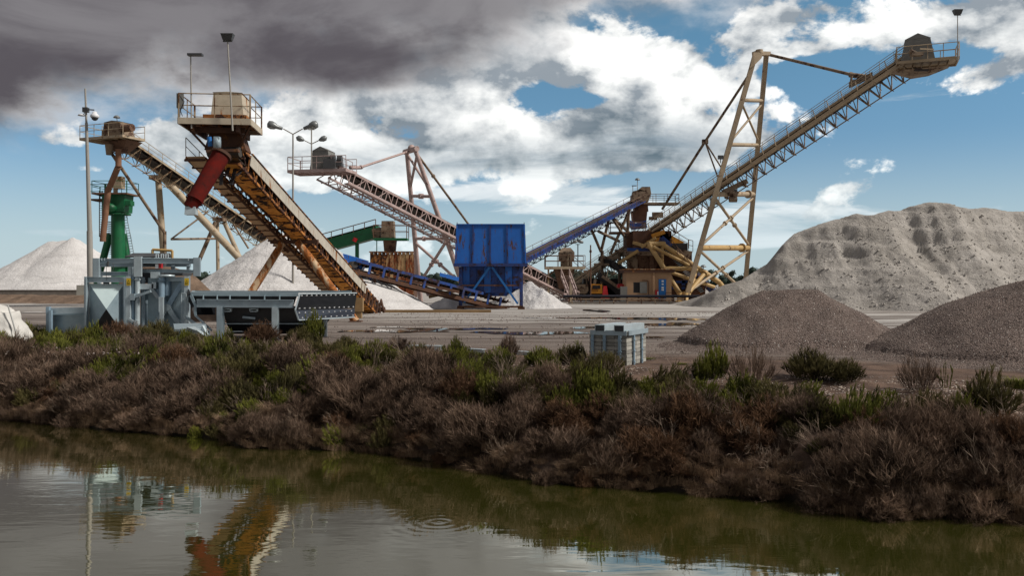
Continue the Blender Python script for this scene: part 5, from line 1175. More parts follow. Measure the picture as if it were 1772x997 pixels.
# upper cross beams
part('upper_beam', galv, ZM, lambda b: (b.ibeam(m_(166, 452, .2), m_(234, 451, .1), .2, .22, .03)))
part('upper_beam', galv, ZM, lambda b: (b.ibeam(m_(245, 451, .0), m_(338, 452, .2), .2, .26, .03)))
part('middle_beam', galv, ZM, lambda b: (b.ibeam(m_(168, 474, .8), m_(226, 474, .8), .2, .2, .03), b.ibeam(m_(228, 469, .4), m_(345, 470, .4), .2, .14, .025)))
part('rear_beam', galv_b, ZM, lambda b: (b.ibeam(m_(170, 458, 2.6), m_(330, 458, 2.6), .2, .22, .03)))
for px, y0, y1, ww in ((167, 447, 480, .26), (239, 444, 479, .34), (341, 446, 478, .30)):
    part('end_plate', galv_l if px == 239 else galv, ZM, lambda b: (vbeam(b, px, y0, y1, ww, .1, -.12), vbeam(b, px-ww*14, y0, y1, .03, .3, .0), vbeam(b, px+ww*14, y0, y1, .03, .3, .0)))
part('deck_plate', hopperm, ZM, lambda b: b.plate([m_(216, 446, .6), m_(297, 446, .6), m_(294, 440, 3.2), m_(230, 440, 3.2)], .06, (0, 0, 1)))
part('hooks', galv_l, ZM, lambda b: [b.tube(m_(px, 451, .1), m_(px, 447, .1), .03) for px in (170, 176, 181, 326)])
part('hang_cables', grey_d, ZM, lambda b: (b.tube(m_(184, 455, -.1), m_(184, 486, -.1), .012), b.tube(m_(187, 452, -.1), m_(187, 462, -.1), .05), b.path([m_(195, 456, 0), m_(197, 462, 0), m_(195, 470, 0)], .012)))
part('red_motor', redp, ZM, lambda b: b.box(m_(278, 459, .5), (.14, .2, .28))); part('white_box', whitep, ZM, lambda b: b.box(m_(273, 461, .5), (.16, .2, .2)))
part('ladder_cage', galv_l, ZM, lambda b: [b.path([m_(px, 447, .2), m_(px, 440, .5), m_(px+4, 440, .5), m_(px+4, 447, .2)], .02) for px in (270, 279, 287)])
# yellow pipe loop behind
part('yellow_loop', yel, ZM, lambda b: b.path([m_(264, 448, 3), m_(264, 432, 3), m_(298, 434, 3), m_(298, 465, 3)], .07, 8))
# cylinders and posts
for px, y0, y1, rr, mm, dz in ((230, 478, 570, .13, galv_bl, .1), (238, 478, 562, .11, galv_l, .0), (247, 480, 566, .10, galv, .5), (252, 520, 566, .09, galv_b, .9), (280, 480, 515, .14, galv_bl, .1), (289, 480, 512, .16, galv_bl, .4), (262, 485, 560, .10, galv, 1.6)):
    part('cylinder', mm, ZM, lambda b: (b.tube(m_(px, y0, dz), Vector((m_(px, 0, dz).x, MZ+dz, max(.05, m_(px, y1, dz).z))), rr, n=14), b.lathe([(rr, -.03), (rr*1.35, -.03), (rr*1.35, .03), (rr, .03)], m_(px, y0+6, dz), n=14)))
part('cylinder_caps', galv_l, ZM, lambda b: (b.lathe([(.02, .08), (.36, .06), (.36, -.03), (.02, -.05)], m_(289, 478, .2), n=16), b.box(m_(270, 476, .2), (.4, .3, .3)), b.tube(m_(226, 462, .3), m_(226, 485, .3), .13)))
part('gas_post', galv_l, ZM, lambda b: (vbeam(b, 280, 514, 566, .16, .14, -.05), vbeam(b, 276.5, 514, 540, .05, .16, -.05)))
part('swing_arm', galv, ZM, lambda b: (b.beam(m_(228, 516, -.15), m_(261, 504, -.2), .1, .12, Z3), b.beam(m_(232, 511, -.1), m_(256, 506, -.1), .06, .06, Z3), b.box(m_(230, 514, -.15), (.2, .16, .3))))
part('channel_bracket', galv_l, ZM, lambda b: (b.box(m_(255, 496, .2), (.66, .25, .26)), b.box(m_(268, 494, .2), (.2, .25, .3)), b.beam(m_(262, 500, .2), m_(274, 516, .3), .12, .16)))
part('lower_strut', galv_l, ZM, lambda b: (b.beam(m_(223, 552, -.15), m_(239, 562, -.15), .08, .1), b.box(m_(236, 560, -.15), (.16, .14, .3)), b.box(m_(240, 567, .1), (.9, .3, .12))))
part('dark_core', hopperm, ZM, lambda b: (b.box(m_(262, 478, 1.6), (1.5, 1.2, .7)), b.box(m_(285, 472, 1.8), (2.2, 1.2, .3)), b.box(m_(268, 455, 1.4), (.8, .8, .3))))
part('rear_panel', galv_b, ZM, lambda b: b.plate([m_(246, 500, 1.3), m_(276, 500, 1.3), m_(276, 566, 1.3), m_(246, 566, 1.3)], .04, (0, 1, 0)))
# box two with X brace
part('cross_panel', galv_b, ZM, lambda b: b.plate([m_(256, 481, .5), m_(321, 481, .5), m_(321, 572, .5), m_(256, 572, .5)], .04, (0, 1, 0)))
part('cross_top_beam', galv, ZM, lambda b: b.ibeam(m_(290, 483, .3), m_(321, 483, .3), .16, .2, .025)); part('cross_post', galv, ZM, lambda b: vbeam(b, 318, 480, 574, .14, .2, .25))
xc = m_(290, 532, .3)
for px, py in ((315, 490), (314, 566), (268, 498), (268, 562)):
    e = m_(px, py, .35); part('x_brace', galv_bl if py < 520 else galv, ZM, lambda b: b.beam(xc, e, .22, .10, (0, -1, 0)))
part('x_hub', galv_l, ZM, lambda b: b.tube(xc+Vector((0, .05, 0)), xc-Vector((0, .1, 0)), .17, n=12))
part('hand_loop', galv_l, ZM, lambda b: (b.path([m_(314, 508, -.3), m_(322, 508, -.3), m_(322, 552, -.3), m_(314, 552, -.3), m_(314, 508, -.3)], .022, 6), b.plate([m_(316, 517, -.3), m_(320, 519, -.3), m_(320, 523, -.3)], .02), b.plate([m_(316, 549, -.3), m_(321, 538, -.3), m_(321, 549, -.3)], .02)))
part('side_plate', hopperm, ZM, lambda b: b.plate([m_(322, 510, -.2), m_(326, 500, -.2), m_(344, 530, .2), m_(346, 545, .2), m_(336, 545, 0)], .04, (0, 1, 0)))
part('base_plate', galv, ZM, lambda b: (b.plate([m_(300, 564, -.8), m_(356, 563, -.8), m_(358, 571, -1.6), m_(302, 574, -1.6)], .10, Z3), b.beam(m_(322, 549, -.2), m_(345, 566, -1.0), .1, .1), b.tube(m_(338, 546, -.2), m_(366, 572, -1.0), .05)))
part('loose_stack', galv_l, ZM, lambda b: (b.beam(m_(330, 568, -1.6), m_(352, 576, -1.9), .5, .12), b.beam(m_(340, 578, -2.2), m_(356, 590, -2.4), .2, .4), b.beam(m_(350, 566, -1.8), m_(358, 582, -2.0), .1, .2)))
part('ground_beam', galv, ZM, lambda b: (b.ibeam((m_(150, 0).x, MZ+.1, .12), (m_(330, 0).x, MZ+.1, .12), .2, .24), b.ibeam((m_(150, 0).x, MZ+2.6, .12), (m_(330, 0).x, MZ+2.6, .12), .2, .24)))
for px in (172, 232, 300, 326): part('rear_post', galv, ZM, lambda b: b.beam(m_(px, 458, 2.6), Vector((m_(px, 0, 2.6).x, MZ+2.6, 0)), .14, .14))

# ================================================================ black hopper in front of the rusty conveyor
HP = thing('feed_hopper', G(470, 44.5), 'open feed hopper with grey rim beam and black rubber flared side studded with white bolts', 'hopper')
HZ = 39.8
def h_(px, py, dz=0.): return P(px, py, HZ+dz)
part('rim', galv_b, HP, lambda b: (b.beam(h_(331, 509), h_(516, 510), .12, .16, Z3), b.beam(h_(333, 505, 2.6), h_(608, 505, 2.6), .12, .1, Z3), b.beam(h_(331, 509), h_(335, 505, 2.6), .12, .12, Z3)))
part('rim_edge', galv_l, HP, lambda b: b.beam(h_(330, 506, -.03), h_(517, 507.4, -.03), .05, .05, Z3))
part('front_sheet', hopperm, HP, lambda b: (b.plate([h_(333, 512, .05), h_(514, 512, .05), h_(507, 532, .45), h_(344, 532, .45)], .03, (0, 1, 0))))
part('rim_beam', galv, HP, lambda b: (b.beam(h_(341, 525, -.1), h_(508, 526, -.1), .10, .36, Z3), b.beam(h_(341, 518.5, -.14), h_(508, 519.5, -.14), .16, .03, Z3)))
part('gusset', galv_b, HP, lambda b: [b.box(h_(px, 516.5, -.08), (.03, .14, .3)) for px in (352, 376, 398, 432, 458, 484)])
part('left_wing', galv_b, HP, lambda b: (b.plate([h_(328, 512, -.1), h_(336, 530, -.1), h_(336, 545, -.1), h_(340, 547, -.1), h_(340, 528, -.1), h_(332, 509, -.1)], .06, (0, 1, 0)), b.plate([h_(330, 512, -.05), h_(340, 528, -.05), h_(345, 512, 3), h_(335, 506, 3)], .03)))
part('left_wing_lower', blackrub, HP, lambda b: b.plate([h_(339, 531, .0), h_(372, 531, .6), h_(372, 545, .6), h_(339, 545, .0)], .05, (0, 1, 0)))
part('hopper_body', hopperm, HP, lambda b: (b.add([h_(384, 530, .3), h_(512, 530, .3), h_(512, 560, .8), h_(392, 560, .8), h_(384, 530, 2.6), h_(590, 530, 2.6), h_(560, 566, 2.3), h_(400, 566, 2.3)], [(0, 1, 2, 3), (4, 7, 6, 5), (0, 3, 7, 4), (1, 5, 6, 2), (3, 2, 6, 7)])))
part('lower_trough', blackrub, HP, lambda b: b.add([h_(392, 561, .7), h_(530, 561, .7), h_(536, 578, 1.0), h_(402, 578, 1.0), h_(392, 561, 2.2), h_(545, 561, 2.2), h_(545, 576, 2.0), h_(402, 576, 2.0)], [(0, 1, 2, 3), (4, 7, 6, 5), (0, 3, 7, 4), (1, 5, 6, 2), (3, 2, 6, 7), (0, 4, 5, 1)]))
part('seam', galv, HP, lambda b: (b.beam(h_(390, 560.5, .66), h_(532, 560.5, .66), .05, .05, Z3), b.beam(h_(384, 534, .28), h_(389, 562, .64), .04, .04), b.beam(h_(420, 549, .45), h_(442, 551, .5), .12, .10)))
for px in (394, 440): part('square_port', galv_l, HP, lambda b: (b.beam(h_(px-6, 534.8, .2), h_(px+6, 534.8, .2), .25, .05, Z3), b.beam(h_(px-6, 533.8, .2), h_(px-6, 539, .2), .25, .05, (1, 0, 0)), b.beam(h_(px+6, 533.8, .2), h_(px+6, 539, .2), .25, .05, (1, 0, 0)), b.beam(h_(px-6, 539, .2), h_(px+6, 539, .2), .25, .05, Z3)))
for px, dz, y0 in ((377.5, -.15, 530), (472.5, -.25, 532)):
    a = h_(px, y0, dz); part('leg', galv_l if px > 400 else galv, HP, lambda b: (b.box((a.x, a.y, a.z/2), (.05, .30, a.z)), b.box((a.x+.11, a.y-.14, a.z/2), (.24, .03, a.z)), b.box((a.x+.11, a.y+.14, a.z/2), (.24, .03, a.z))))
for px, dz, y0 in ((563, 2.2, 552), (385, 2.6, 530)):
    a = h_(px, y0, dz); part('leg', galv_l, HP, lambda b: b.box((a.x, a.y, a.z/2), (.16, .16, a.z)))
# flared right side: two bolted bands of rubber
A1, A2, A3, A4 = h_(519, 508.5, -.05), h_(617, 507, 2.2), h_(613, 534, 1.9), h_(511, 537, -.35)
A5, A6 = h_(613, 549, 1.95), h_(517, 554, -.30)
part('upper_flap', blackrub, HP, lambda b: b.plate([A1, A2, A3, A4], .04, (0.3, 1, 0))); 
part('lower_flap', blackrub, HP, lambda b: b.plate([A4+Vector((.01, -.02, -.01)), A3+Vector((.01, -.02, -.01)), A5, A6], .04, (0.3, 1, 0))).data.materials[0] = mat('dark_bluish_plate', (.045, .055, .075), .35, col2=(.03, .035, .05))
part('flap_frame', galv_l, HP, lambda b: (b.beam(A1, A4, .06, .06), b.beam(A4, A6, .06, .06), b.beam(A6, A5, .05, .05), b.beam(A1, A2, .06, .05)))
def bolts(p, q, f0, f1, n, nm):
    b = MB()
    for i in range(n):
        t = (i+.5)/n; t = min(.97, max(.03, t)); 
        for ff in (f0, f1):
            tt = t+(.25/n if ff == f1 else 0)
            if tt > .985: continue
            a = p[0].lerp(p[1], tt); e = q[0].lerp(q[1], tt); c = a.lerp(e, ff); b.tube(c+Vector((-.01, -.06, 0)), c+Vector((0, .0, 0)), .036, n=6)
    return b.build(nm, boltw, HP)
bolts((A1, A2), (A4, A3), .12, .90, 12, 'bolts'); bolts((A4, A3), (A6, A5), .28, .80, 10, 'bolts')
part('flap_inside', hopperm, HP, lambda b: b.plate([h_(519, 511, .1), h_(612, 509, 2.5), h_(590, 530, 2.6), h_(512, 530, .3)], .02))
part('cross_bar', galv_l, HP, lambda b: (b.beam(h_(400, 574, .8), h_(560, 571, 2.0), .06, .06, Z3)))

# ================================================================ strapped concrete block stack
c0 = Vector((3.58, 27.0, 0)); vr = Vector((.86, 1.7, 0)).normalized(); vl = Vector((-vr.y, vr.x, 0))
BK = thing('block_stack', c0+vr*.95+vl*.6, 'square stack of grey concrete blocks held by zinc straps beside the left gravel heap', 'block stack')
LR, LL, NC, ch_ = 1.9, 1.26, 8, .122
bm = None; r = random.Random(11)
cols_l, cols_r = 3, 4
wl_, wr_ = LL/cols_l, LR/cols_r
proto = MB()
bx_, by_, bz_ = wl_-.012, wr_-.012, ch_-.010; e = .008
vsb = []
for z in (-1, 1):
    for k, (i, j) in enumerate(((-1, -1), (1, -1), (1, 1), (-1, 1))): vsb.append((i*(bx_/2-e), j*(by_/2-e), z*bz_/2))
for z in (-1, 1):
    for (i, j) in ((-1, -1), (1, -1), (1, 1), (-1, 1)): vsb.append((i*bx_/2, j*by_/2, z*(bz_/2-e)))
proto.add(vsb, [(3, 2, 1, 0), (4, 5, 6, 7)]+[(k, (k+1) % 4, 8+(k+1) % 4, 8+k) for k in range(4)]+[(8+k, 8+(k+1) % 4, 12+(k+1) % 4, 12+k) for k in range(4)]+[(12+k, 12+(k+1) % 4, 4+(k+1) % 4, 4+k) for k in range(4)])
pme = bpy.data.meshes.new('block'); pme.from_pydata(proto.v, [], proto.f)
bmats = [mat('concrete_block_%s' % nm_, cc_, .9, col2=tuple(v*.62 for v in cc_), bump=.004, bscale=35, scale=5, grime=.5) for nm_, cc_ in (('pale', (.40, .385, .34)), ('mid', (.31, .30, .265)), ('dark', (.235, .225, .20)))]
pms = []
for mmm in bmats:
    q = pme.copy(); q.materials.append(mmm); pms.append(q)
rz = atan2(vl.y, vl.x)
for lay in range(NC):
    for i in range(cols_l):
        for j in range(cols_r):
            if 0 < i < cols_l-1 and 0 < j < cols_r-1 and lay < NC-1: continue
            c = c0+vl*(wl_*(i+.5)+r.uniform(-.006, .006))+vr*(wr_*(j+.5)+r.uniform(-.006, .006))+Z3*(ch_*(lay+.5))
            o = bpy.data.objects.new('block', pms[r.choice((0, 0, 1, 1, 2))]); COL.objects.link(o); o.parent = BK
            o.location = c-Vector(BK.location); o.rotation_euler = (0, 0, rz+r.uniform(-.01, .01)); o['_w'] = tuple(c)
TZ = NC*ch_
def strap(p, nrm, top, nm='strap_post'):
    nrm = Vector(nrm).normalized(); t = nrm.cross(Z3)
    part(nm, galv_bl, BK, lambda b: (b.box(p+nrm*.035+Z3*(top/2), (.09, .05, top), t, nrm), [b.box(p+nrm*.045+Z3*zz, (.13, .07, .028), t, nrm) for zz in (.1, .45, .8)]))
for f in (.10, .42, .82): strap(c0+vl*(LL*(1-f)), -vr, 1.08)
for f in (.30, .72): strap(c0+vr*(LR*f), -vl, 1.10)
part('top_frame', galv, BK, lambda b: (b.beam(c0-vr*.06+vl*0+Z3*(TZ+.06), c0-vr*.06+vl*LL*.95+Z3*(TZ+.06), .03, .15, Z3), b.beam(c0-vl*.06+Z3*(TZ+.06), c0-vl*.06+vr*LR+Z3*(TZ+.06), .03, .15, Z3)))
for k, off in enumerate((.22, .86)):
    a = c0+vl*off-vr*.12+Z3*(TZ+.20); e = a+vr*2.0
    part('top_channel', galv_l, BK, lambda b: (b.beam(a+Z3*.10, e+Z3*.10, .32, .02, Z3), b.beam(a+vl*.155, e+vl*.155, .02, .19, Z3), b.beam(a-vl*.155, e-vl*.155, .02, .19, Z3)))
    part('channel_shadow_plate', hopperm, BK, lambda b: b.box(a+vr*.02-Z3*.0, (.28, .02, .16), vl, vr))  # dark plate added in place of the shade inside the channel end
# galvanised channels lying on the ground
def groundchan(px0, px1, Z, lab, w=.35, h=.2):
    o = MB(); a, e = G(px0, Z, h), G(px1, Z-.4, h); o.beam(a, e, w, .02, Z3); o.beam(a+Vector((0, -w/2+.01, -.1)), e+Vector((0, -w/2+.01, -.1)), .02, h, Z3); o.beam(a+Vector((0, w/2-.01, -.1)), e+Vector((0, w/2-.01, -.1)), .02, h, Z3)
    o = o.build('steel_channel', galv_l); tag(o, lab, 'channel')
groundchan(652, 764, 33.5, 'long galvanised channel lying on the ground behind the scrub in mid photo')
groundchan(812, 838, 32.2, 'short galvanised channel end half hidden in scrub left of the dark bush', .25, .16)
groundchan(892, 915, 31.6, 'small bent galvanised offcut lying beside the dark upright bush', .22, .12)

# woven sack at the left edge
def sackf():
    c = G(2, 38.6); N, M = 40, 22; vs = []; fs = []
    for j in range(M+1):
        v = j/M
        for i in range(N):
            t = 2*pi*i/N; rr = (1-.42*v**1.6)*(1 if v < .97 else .55)
            w_ = .10*mn.noise(Vector((cos(t)*2.2, sin(t)*2.2, v*3)))+.05*mn.noise(Vector((cos(t)*6, sin(t)*6, v*7)))+.05*abs(sin(v*9+cos(t*2)*1.5))
            x = (abs(cos(t))**.6)*(1 if cos(t) > 0 else -1)*1.12*rr*(1+w_); y = (abs(sin(t))**.6)*(1 if sin(t) > 0 else -1)*.85*rr*(1+w_)
            vs.append(c+Vector((x-.35*v, y, 1.72*v+.08*mn.noise(Vector((x, y, 2)))+(-.25*(cos(t)) if v > .8 else 0))))
        if j: fs += [((j-1)*N+i, (j-1)*N+(i+1) % N, j*N+(i+1) % N, j*N+i) for i in range(N)]
    fs.append(tuple(M*N+i for i in range(N)))
    b = MB(); b.add(vs, fs, True); return b.build('bulk_sack', sack, None, c)
sk = thing('bulk_sack', G(2, 38.6), 'big creased off-white woven sack standing at the left edge of the photo', 'sack')
o = sackf(); o.name = 'sack_body'; o.parent = sk; o.location = (0, 0, 0)
part('sack_seam', mat('sack_seam_cloth', (.42, .42, .40), .85), sk, lambda b: b.path([G(2, 38.6)+Vector(v) for v in ((.62, -.55, 1.62), (.82, -.62, 1.1), (1.0, -.66, .55), (1.12, -.66, .05))], .035))

# ================================================================ vegetation
def vegmat(name, c1, c2, c3, sheen=0.):
    m = bpy.data.materials.new(name); m.use_nodes = True; n = Nd(m.node_tree); n.n.clear()
    b = n.new('ShaderNodeBsdfPrincipled'); o = n.new('ShaderNodeOutputMaterial')
    a = n.new('ShaderNodeAttribute', attribute_name='tint'); rnd = n.new('ShaderNodeObjectInfo').outputs['Random']
    pos = n.new('ShaderNodeNewGeometry').outputs['Position']
    pn = n.ss(n.noise(pos, .8, 3, .5), .38, .62)
    f = n.sep(a.outputs['Vector'])[0]
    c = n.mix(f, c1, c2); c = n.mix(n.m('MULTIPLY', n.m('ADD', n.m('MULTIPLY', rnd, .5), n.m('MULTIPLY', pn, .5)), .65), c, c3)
    kn_ = n.noise(pos, 1.5, 3, .5); c = n.mix(n.ss(kn_, .50, .66, 0, .72), c, tuple(v*.30 for v in c1)); c = n.mix(n.ss(kn_, .30, .44, .45, 0), c, tuple(v*1.25 for v in c2))
    n.put(c, b.inputs['Base Color']); b.inputs['Roughness'].default_value = .85; b.inputs['Specular IOR Level'].default_value = .15
    tr = n.new('ShaderNodeBsdfTranslucent'); n.put(c, tr.inputs[0]); mx = n.new('ShaderNodeMixShader'); mx.inputs[0].default_value = .22
    n.link(b.outputs[0], mx.inputs[1]); n.link(tr.outputs[0], mx.inputs[2]); n.link(mx.outputs[0], o.inputs[0])
    return m
vm_dry = vegmat('dry_twigs', (.030, .019, .014), (.29, .20, .145), (.115, .075, .052))
vm_red = vegmat('reddish_twigs', (.040, .020, .012), (.22, .125, .07), (.12, .070, .045))
vm_green = vegmat('green_sprigs', (.022, .032, .010), (.26, .26, .045), (.10, .11, .025))
vm_olive = vegmat('olive_sprigs', (.022, .022, .010), (.17, .145, .055), (.09, .075, .030))
vm_straw = vegmat('straw_grass', (.06, .038, .024), (.42, .29, .19), (.22, .145, .095))
vm_bright = vegmat('bright_green_leaves', (.04, .09, .01), (.15, .28, .03), (.08, .17, .02))
vm_stick = vegmat('bare_sticks', (.11, .08, .06), (.42, .32, .24), (.25, .19, .15))
def shrub(name, m, seed, R=.6, Hh=.8, nst=90, ntw=16, tl=.16, tw=.010, lean=.5, wood=.006, up=.45):
    """dome of wiry stems, each set with short twigs; built of thin ribbons"""
    r = random.Random(seed); vs = []; fs = []; tint = []
    def ribbon(a, e, w, t0):
        dd = e-a; sd = dd.cross(Vector((r.gauss(0, 1), r.gauss(0, 1), r.gauss(0, 1)))); 
        if sd.length < 1e-6: return
        sd = sd.normalized()*w; k = len(vs); vs.extend([a-sd, a+sd, e+sd*.3, e-sd*.3]); fs.append((k, k+1, k+2, k+3)); tint.append(t0)
    for i in range(nst):
        ang = r.uniform(0, 2*pi); rad = sqrt(r.random()); el = (1-rad)*(1-lean)+r.uniform(.25, 1)*lean
        base = Vector((cos(ang)*rad*R*.45, sin(ang)*rad*R*.45, -.08))
        tip = Vector((cos(ang)*rad*R*r.uniform(.8, 1.15), sin(ang)*rad*R*r.uniform(.8, 1.15), Hh*(1-.62*rad**2)*r.uniform(.72, 1.12)))
        mid = base.lerp(tip, .5)+Vector((r.gauss(0, .05), r.gauss(0, .05), .05+.08*r.random()))
        tb = r.uniform(.0, .5)
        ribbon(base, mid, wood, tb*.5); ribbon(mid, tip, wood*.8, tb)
        for j in range(ntw):
            f = r.uniform(.25, 1); p = base.lerp(mid, f*2) if f < .5 else mid.lerp(tip, f*2-1)
            dr = Vector((r.gauss(0, 1), r.gauss(0, 1), r.gauss(0, 1))).normalized()*(1-up)+(tip-base).normalized()*up*.8+Vector((0, 0, up*.6))
            e = p+dr.normalized()*tl*r.uniform(.5, 1.25)
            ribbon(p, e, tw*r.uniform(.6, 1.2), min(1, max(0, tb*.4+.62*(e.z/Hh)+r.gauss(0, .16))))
    me = bpy.data.meshes.new(name); me.from_pydata([tuple(v) for v in vs], [], fs); me.materials.append(m)
    at = me.attributes.new('tint', 'FLOAT_VECTOR', 'FACE'); at.data.foreach_set('vector', [x for t in tint for x in (t, 0, 0)])
    return me
def grass(name, m, seed, R=.35, Hh=.4, nb=260, w=.006, droop=.4):
    r = random.Random(seed); vs = []; fs = []; tint = []
    for i in range(nb):
        a = r.uniform(0, 2*pi); rad = sqrt(r.random())*R; p = Vector((cos(a)*rad, sin(a)*rad, -.04)); o = Vector((cos(a+r.gauss(0, .6)), sin(a+r.gauss(0, .6)), 0)); h = Hh*r.uniform(.5, 1.1); tb = r.random()
        pts = [p, p+o*h*.25*droop+Vector((0, 0, h*.55)), p+o*h*droop*1.3+Vector((0, 0, h*(.95-droop*.35)))]
        sd = o.cross(Z3)*w
        k = len(vs)
        for j, q in enumerate(pts): ww = (1, .8, .15)[j]; vs.extend([q-sd*ww, q+sd*ww])
        fs += [(k, k+1, k+3, k+2), (k+2, k+3, k+5, k+4)]; tint += [tb*.5, tb]
    me = bpy.data.meshes.new(name); me.from_pydata([tuple(v) for v in vs], [], fs); me.materials.append(m)
    at = me.attributes.new('tint', 'FLOAT_VECTOR', 'FACE'); at.data.foreach_set('vector', [x for t in tint for x in (t, 0, 0)])
    return me
def scatter(name, label, cat, meshes, pts):
    """one ground-cover object: a point cloud carrying instances of a few sprig meshes"""
    vc = bpy.data.collections.new(name+'_kinds')
    for k, me in enumerate(meshes):
        vc.objects.link(bpy.data.objects.new('%s_kind_%s' % (name, 'abcdefghij'[k]), me))
    me = bpy.data.meshes.new(name); me.from_pydata([p[0] for p in pts], [], [])
    a = me.attributes.new('rot', 'FLOAT_VECTOR', 'POINT'); a.data.foreach_set('vector', [v for p in pts for v in p[1]])
    a = me.attributes.new('scl', 'FLOAT_VECTOR', 'POINT'); a.data.foreach_set('vector', [v for p in pts for v in p[2]])
    a = me.attributes.new('idx', 'INT', 'POINT'); a.data.foreach_set('value', [p[3] % len(meshes) for p in pts])
    o = bpy.data.objects.new(name, me); COL.objects.link(o)
    ng = bpy.data.node_groups.new(name+'_scatter', 'GeometryNodeTree')
    ng.interface.new_socket('Geometry', in_out='INPUT', socket_type='NodeSocketGeometry'); ng.interface.new_socket('Geometry', in_out='OUTPUT', socket_type='NodeSocketGeometry')
    N = ng.nodes; Lk = ng.links; gi = N.new('NodeGroupInput'); go = N.new('NodeGroupOutput'); ip = N.new('GeometryNodeInstanceOnPoints'); ci = N.new('GeometryNodeCollectionInfo')
    ci.inputs['Collection'].default_value = vc; ci.inputs['Separate Children'].default_value = True; ci.inputs['Reset Children'].default_value = True
    def at(nm, ty):
        x = N.new('GeometryNodeInputNamedAttribute'); x.data_type = ty; x.inputs['Name'].default_value = nm; return x.outputs['Attribute']
    Lk.new(gi.outputs[0], ip.inputs['Points']); Lk.new(ci.outputs[0], ip.inputs['Instance']); ip.inputs['Pick Instance'].default_value = True
    Lk.new(at('idx', 'INT'), ip.inputs['Instance Index']); Lk.new(at('rot', 'FLOAT_VECTOR'), ip.inputs['Rotation']); Lk.new(at('scl', 'FLOAT_VECTOR'), ip.inputs['Scale'])
    Lk.new(ip.outputs[0], go.inputs[0]); md = o.modifiers.new('scatter', 'NODES'); md.node_group = ng
    o['kind'] = 'stuff'; tag(o, label, cat); return o
dry_k = [shrub('dry_shrub_mesh', vm_dry, 20+i, .55+.1*i, .75+.05*i, 120, 26, .17, .0075, .5, .006, .5) for i in range(4)]
red_k = [shrub('red_shrub_mesh', vm_red, 40+i, .5, .6, 100, 24, .13, .008, .5) for i in range(2)]
grn_k = [shrub('green_shrub_mesh', vm_green, 50+i, .45, .75, 80, 26, .10, .011, .6, .007, .7) for i in range(3)]
olv_k = [shrub('olive_shrub_mesh', vm_olive, 60+i, .5, .7, 90, 26, .12, .009, .5, .006, .6) for i in range(2)]
str_k = [grass('straw_grass_mesh', vm_straw, 70+i, .38, .42, 300, .005, .5) for i in range(3)]
R_ = random.Random(99)
def bare(x, s):        # bare pebbly ground at the right and a few gaps
    v = mn.noise(Vector((x*.5, s*.9, 8)))
    lim = lerp_tab([(1.0, 5.8), (2.6, 5.4), (4.2, 4.6), (5.4, 3.6), (9, 2.8), (14, 2.4)], x)
    if x > 1.0 and s > lim-.4: return s > lim+v*.9
    return v > .38 and s > 2.0
sets = dict(dry=[], red=[], grn=[], olv=[], strw=[], tops=[])
x = -26.
while x < 17:
    zwv = Zw(x); k_ = kx(x); s_ = .08
    while s_ < 6.6*k_:
        xx = x+R_.uniform(-.28, .28); t = s_/k_; sj = s_+R_.uniform(-.2, .2)
        Zc = Zw(xx)+sj; st_ = t
        if not bare(xx, st_) and not (2.0 < xx < 5.4 and Zc > 24.3):
            v1 = mn.noise(Vector((xx*.30, Zc*.45, 1.5))); v2 = mn.noise(Vector((xx*.55, Zc*.6, 6.5))); v3 = R_.random()
            gness = min(.35, (st_-2.2)*.22)+v1*1.1+(-.16 if xx > 3 else .10)+(.10 if xx < -4 else 0)
            if st_ < 1.6: gness -= .25
            if gness+v3*.5 > .46: kd = 'grn' if v3 > .35 else 'olv'
            elif gness+v3*.5 > .24: kd = 'olv'
            elif v2+v3*.3 > .48: kd = 'red'
            else: kd = 'dry'
            if xx < 2 and mn.noise(Vector((xx*1.1, Zc*1.4, 30))) < -.34: s_ += .5; continue      # dark gaps between clumps
            sc = R_.choice((.45, .6, .75, .95, 1.2))*R_.uniform(.85, 1.15)*(1-.08*max(0, st_-3))
            if st_ < .5: sc = max(sc, .6)*.8
            if kd in ('grn', 'olv') and st_ > 4.6: sc *= .8
            if xx > -2 and st_ > 4.2: sc = min(sc, .62)
            sets[kd].append(((xx, Zc, gz(xx, Zc)-.05), (R_.uniform(-.35, .35)-(.3 if st_ < 1 else .05), R_.uniform(-.35, .35), R_.uniform(0, 6.28)), (sc, sc, sc*R_.uniform(.7, 1.25)), R_.randrange(9)))
        s_ += .50
    x += .46
# overhanging fringe of straw-coloured grass at the water line
x = -27.
while x < 17:
    for s_ in (R_.uniform(-.05, .18), R_.uniform(.2, .6), R_.uniform(.7, 1.5)):
        xx = x+R_.uniform(-.15, .15); Zc = Zw(xx)+s_; 
        if mn.noise(Vector((xx*.6, 3, 3)))+(.35 if s_ < .6 else -.05) > R_.uniform(0, .4)-.25:
            sc = R_.uniform(.35, .85); sets['strw'].append(((xx, Zc, gz(xx, Zc)+(.06 if s_ < .3 else .02)), (R_.uniform(0, .4), R_.uniform(-.3, .3), R_.uniform(0, 6.28)), (sc, sc, sc), R_.randrange(9)))
    x += .125
scatter('dry_scrub', 'brown purplish dry scrub covering the canal bank', 'scrub', dry_k, sets['dry'])
scatter('red_scrub', 'patches of rust red scrub among the dry brown bank cover', 'scrub', red_k, sets['red'])
scatter('green_scrub', 'low fresh green scrub along the top of the bank', 'scrub', grn_k, sets['grn'])
scatter('olive_scrub', 'olive brown scrub mixed through the top of the bank', 'scrub', olv_k, sets['olv'])
stk_k = [shrub('dead_twig_mesh', vm_stick, 95+i, .55, .75, 13, 7, .22, .005, .7, .007, .55) for i in range(3)]
tw = []
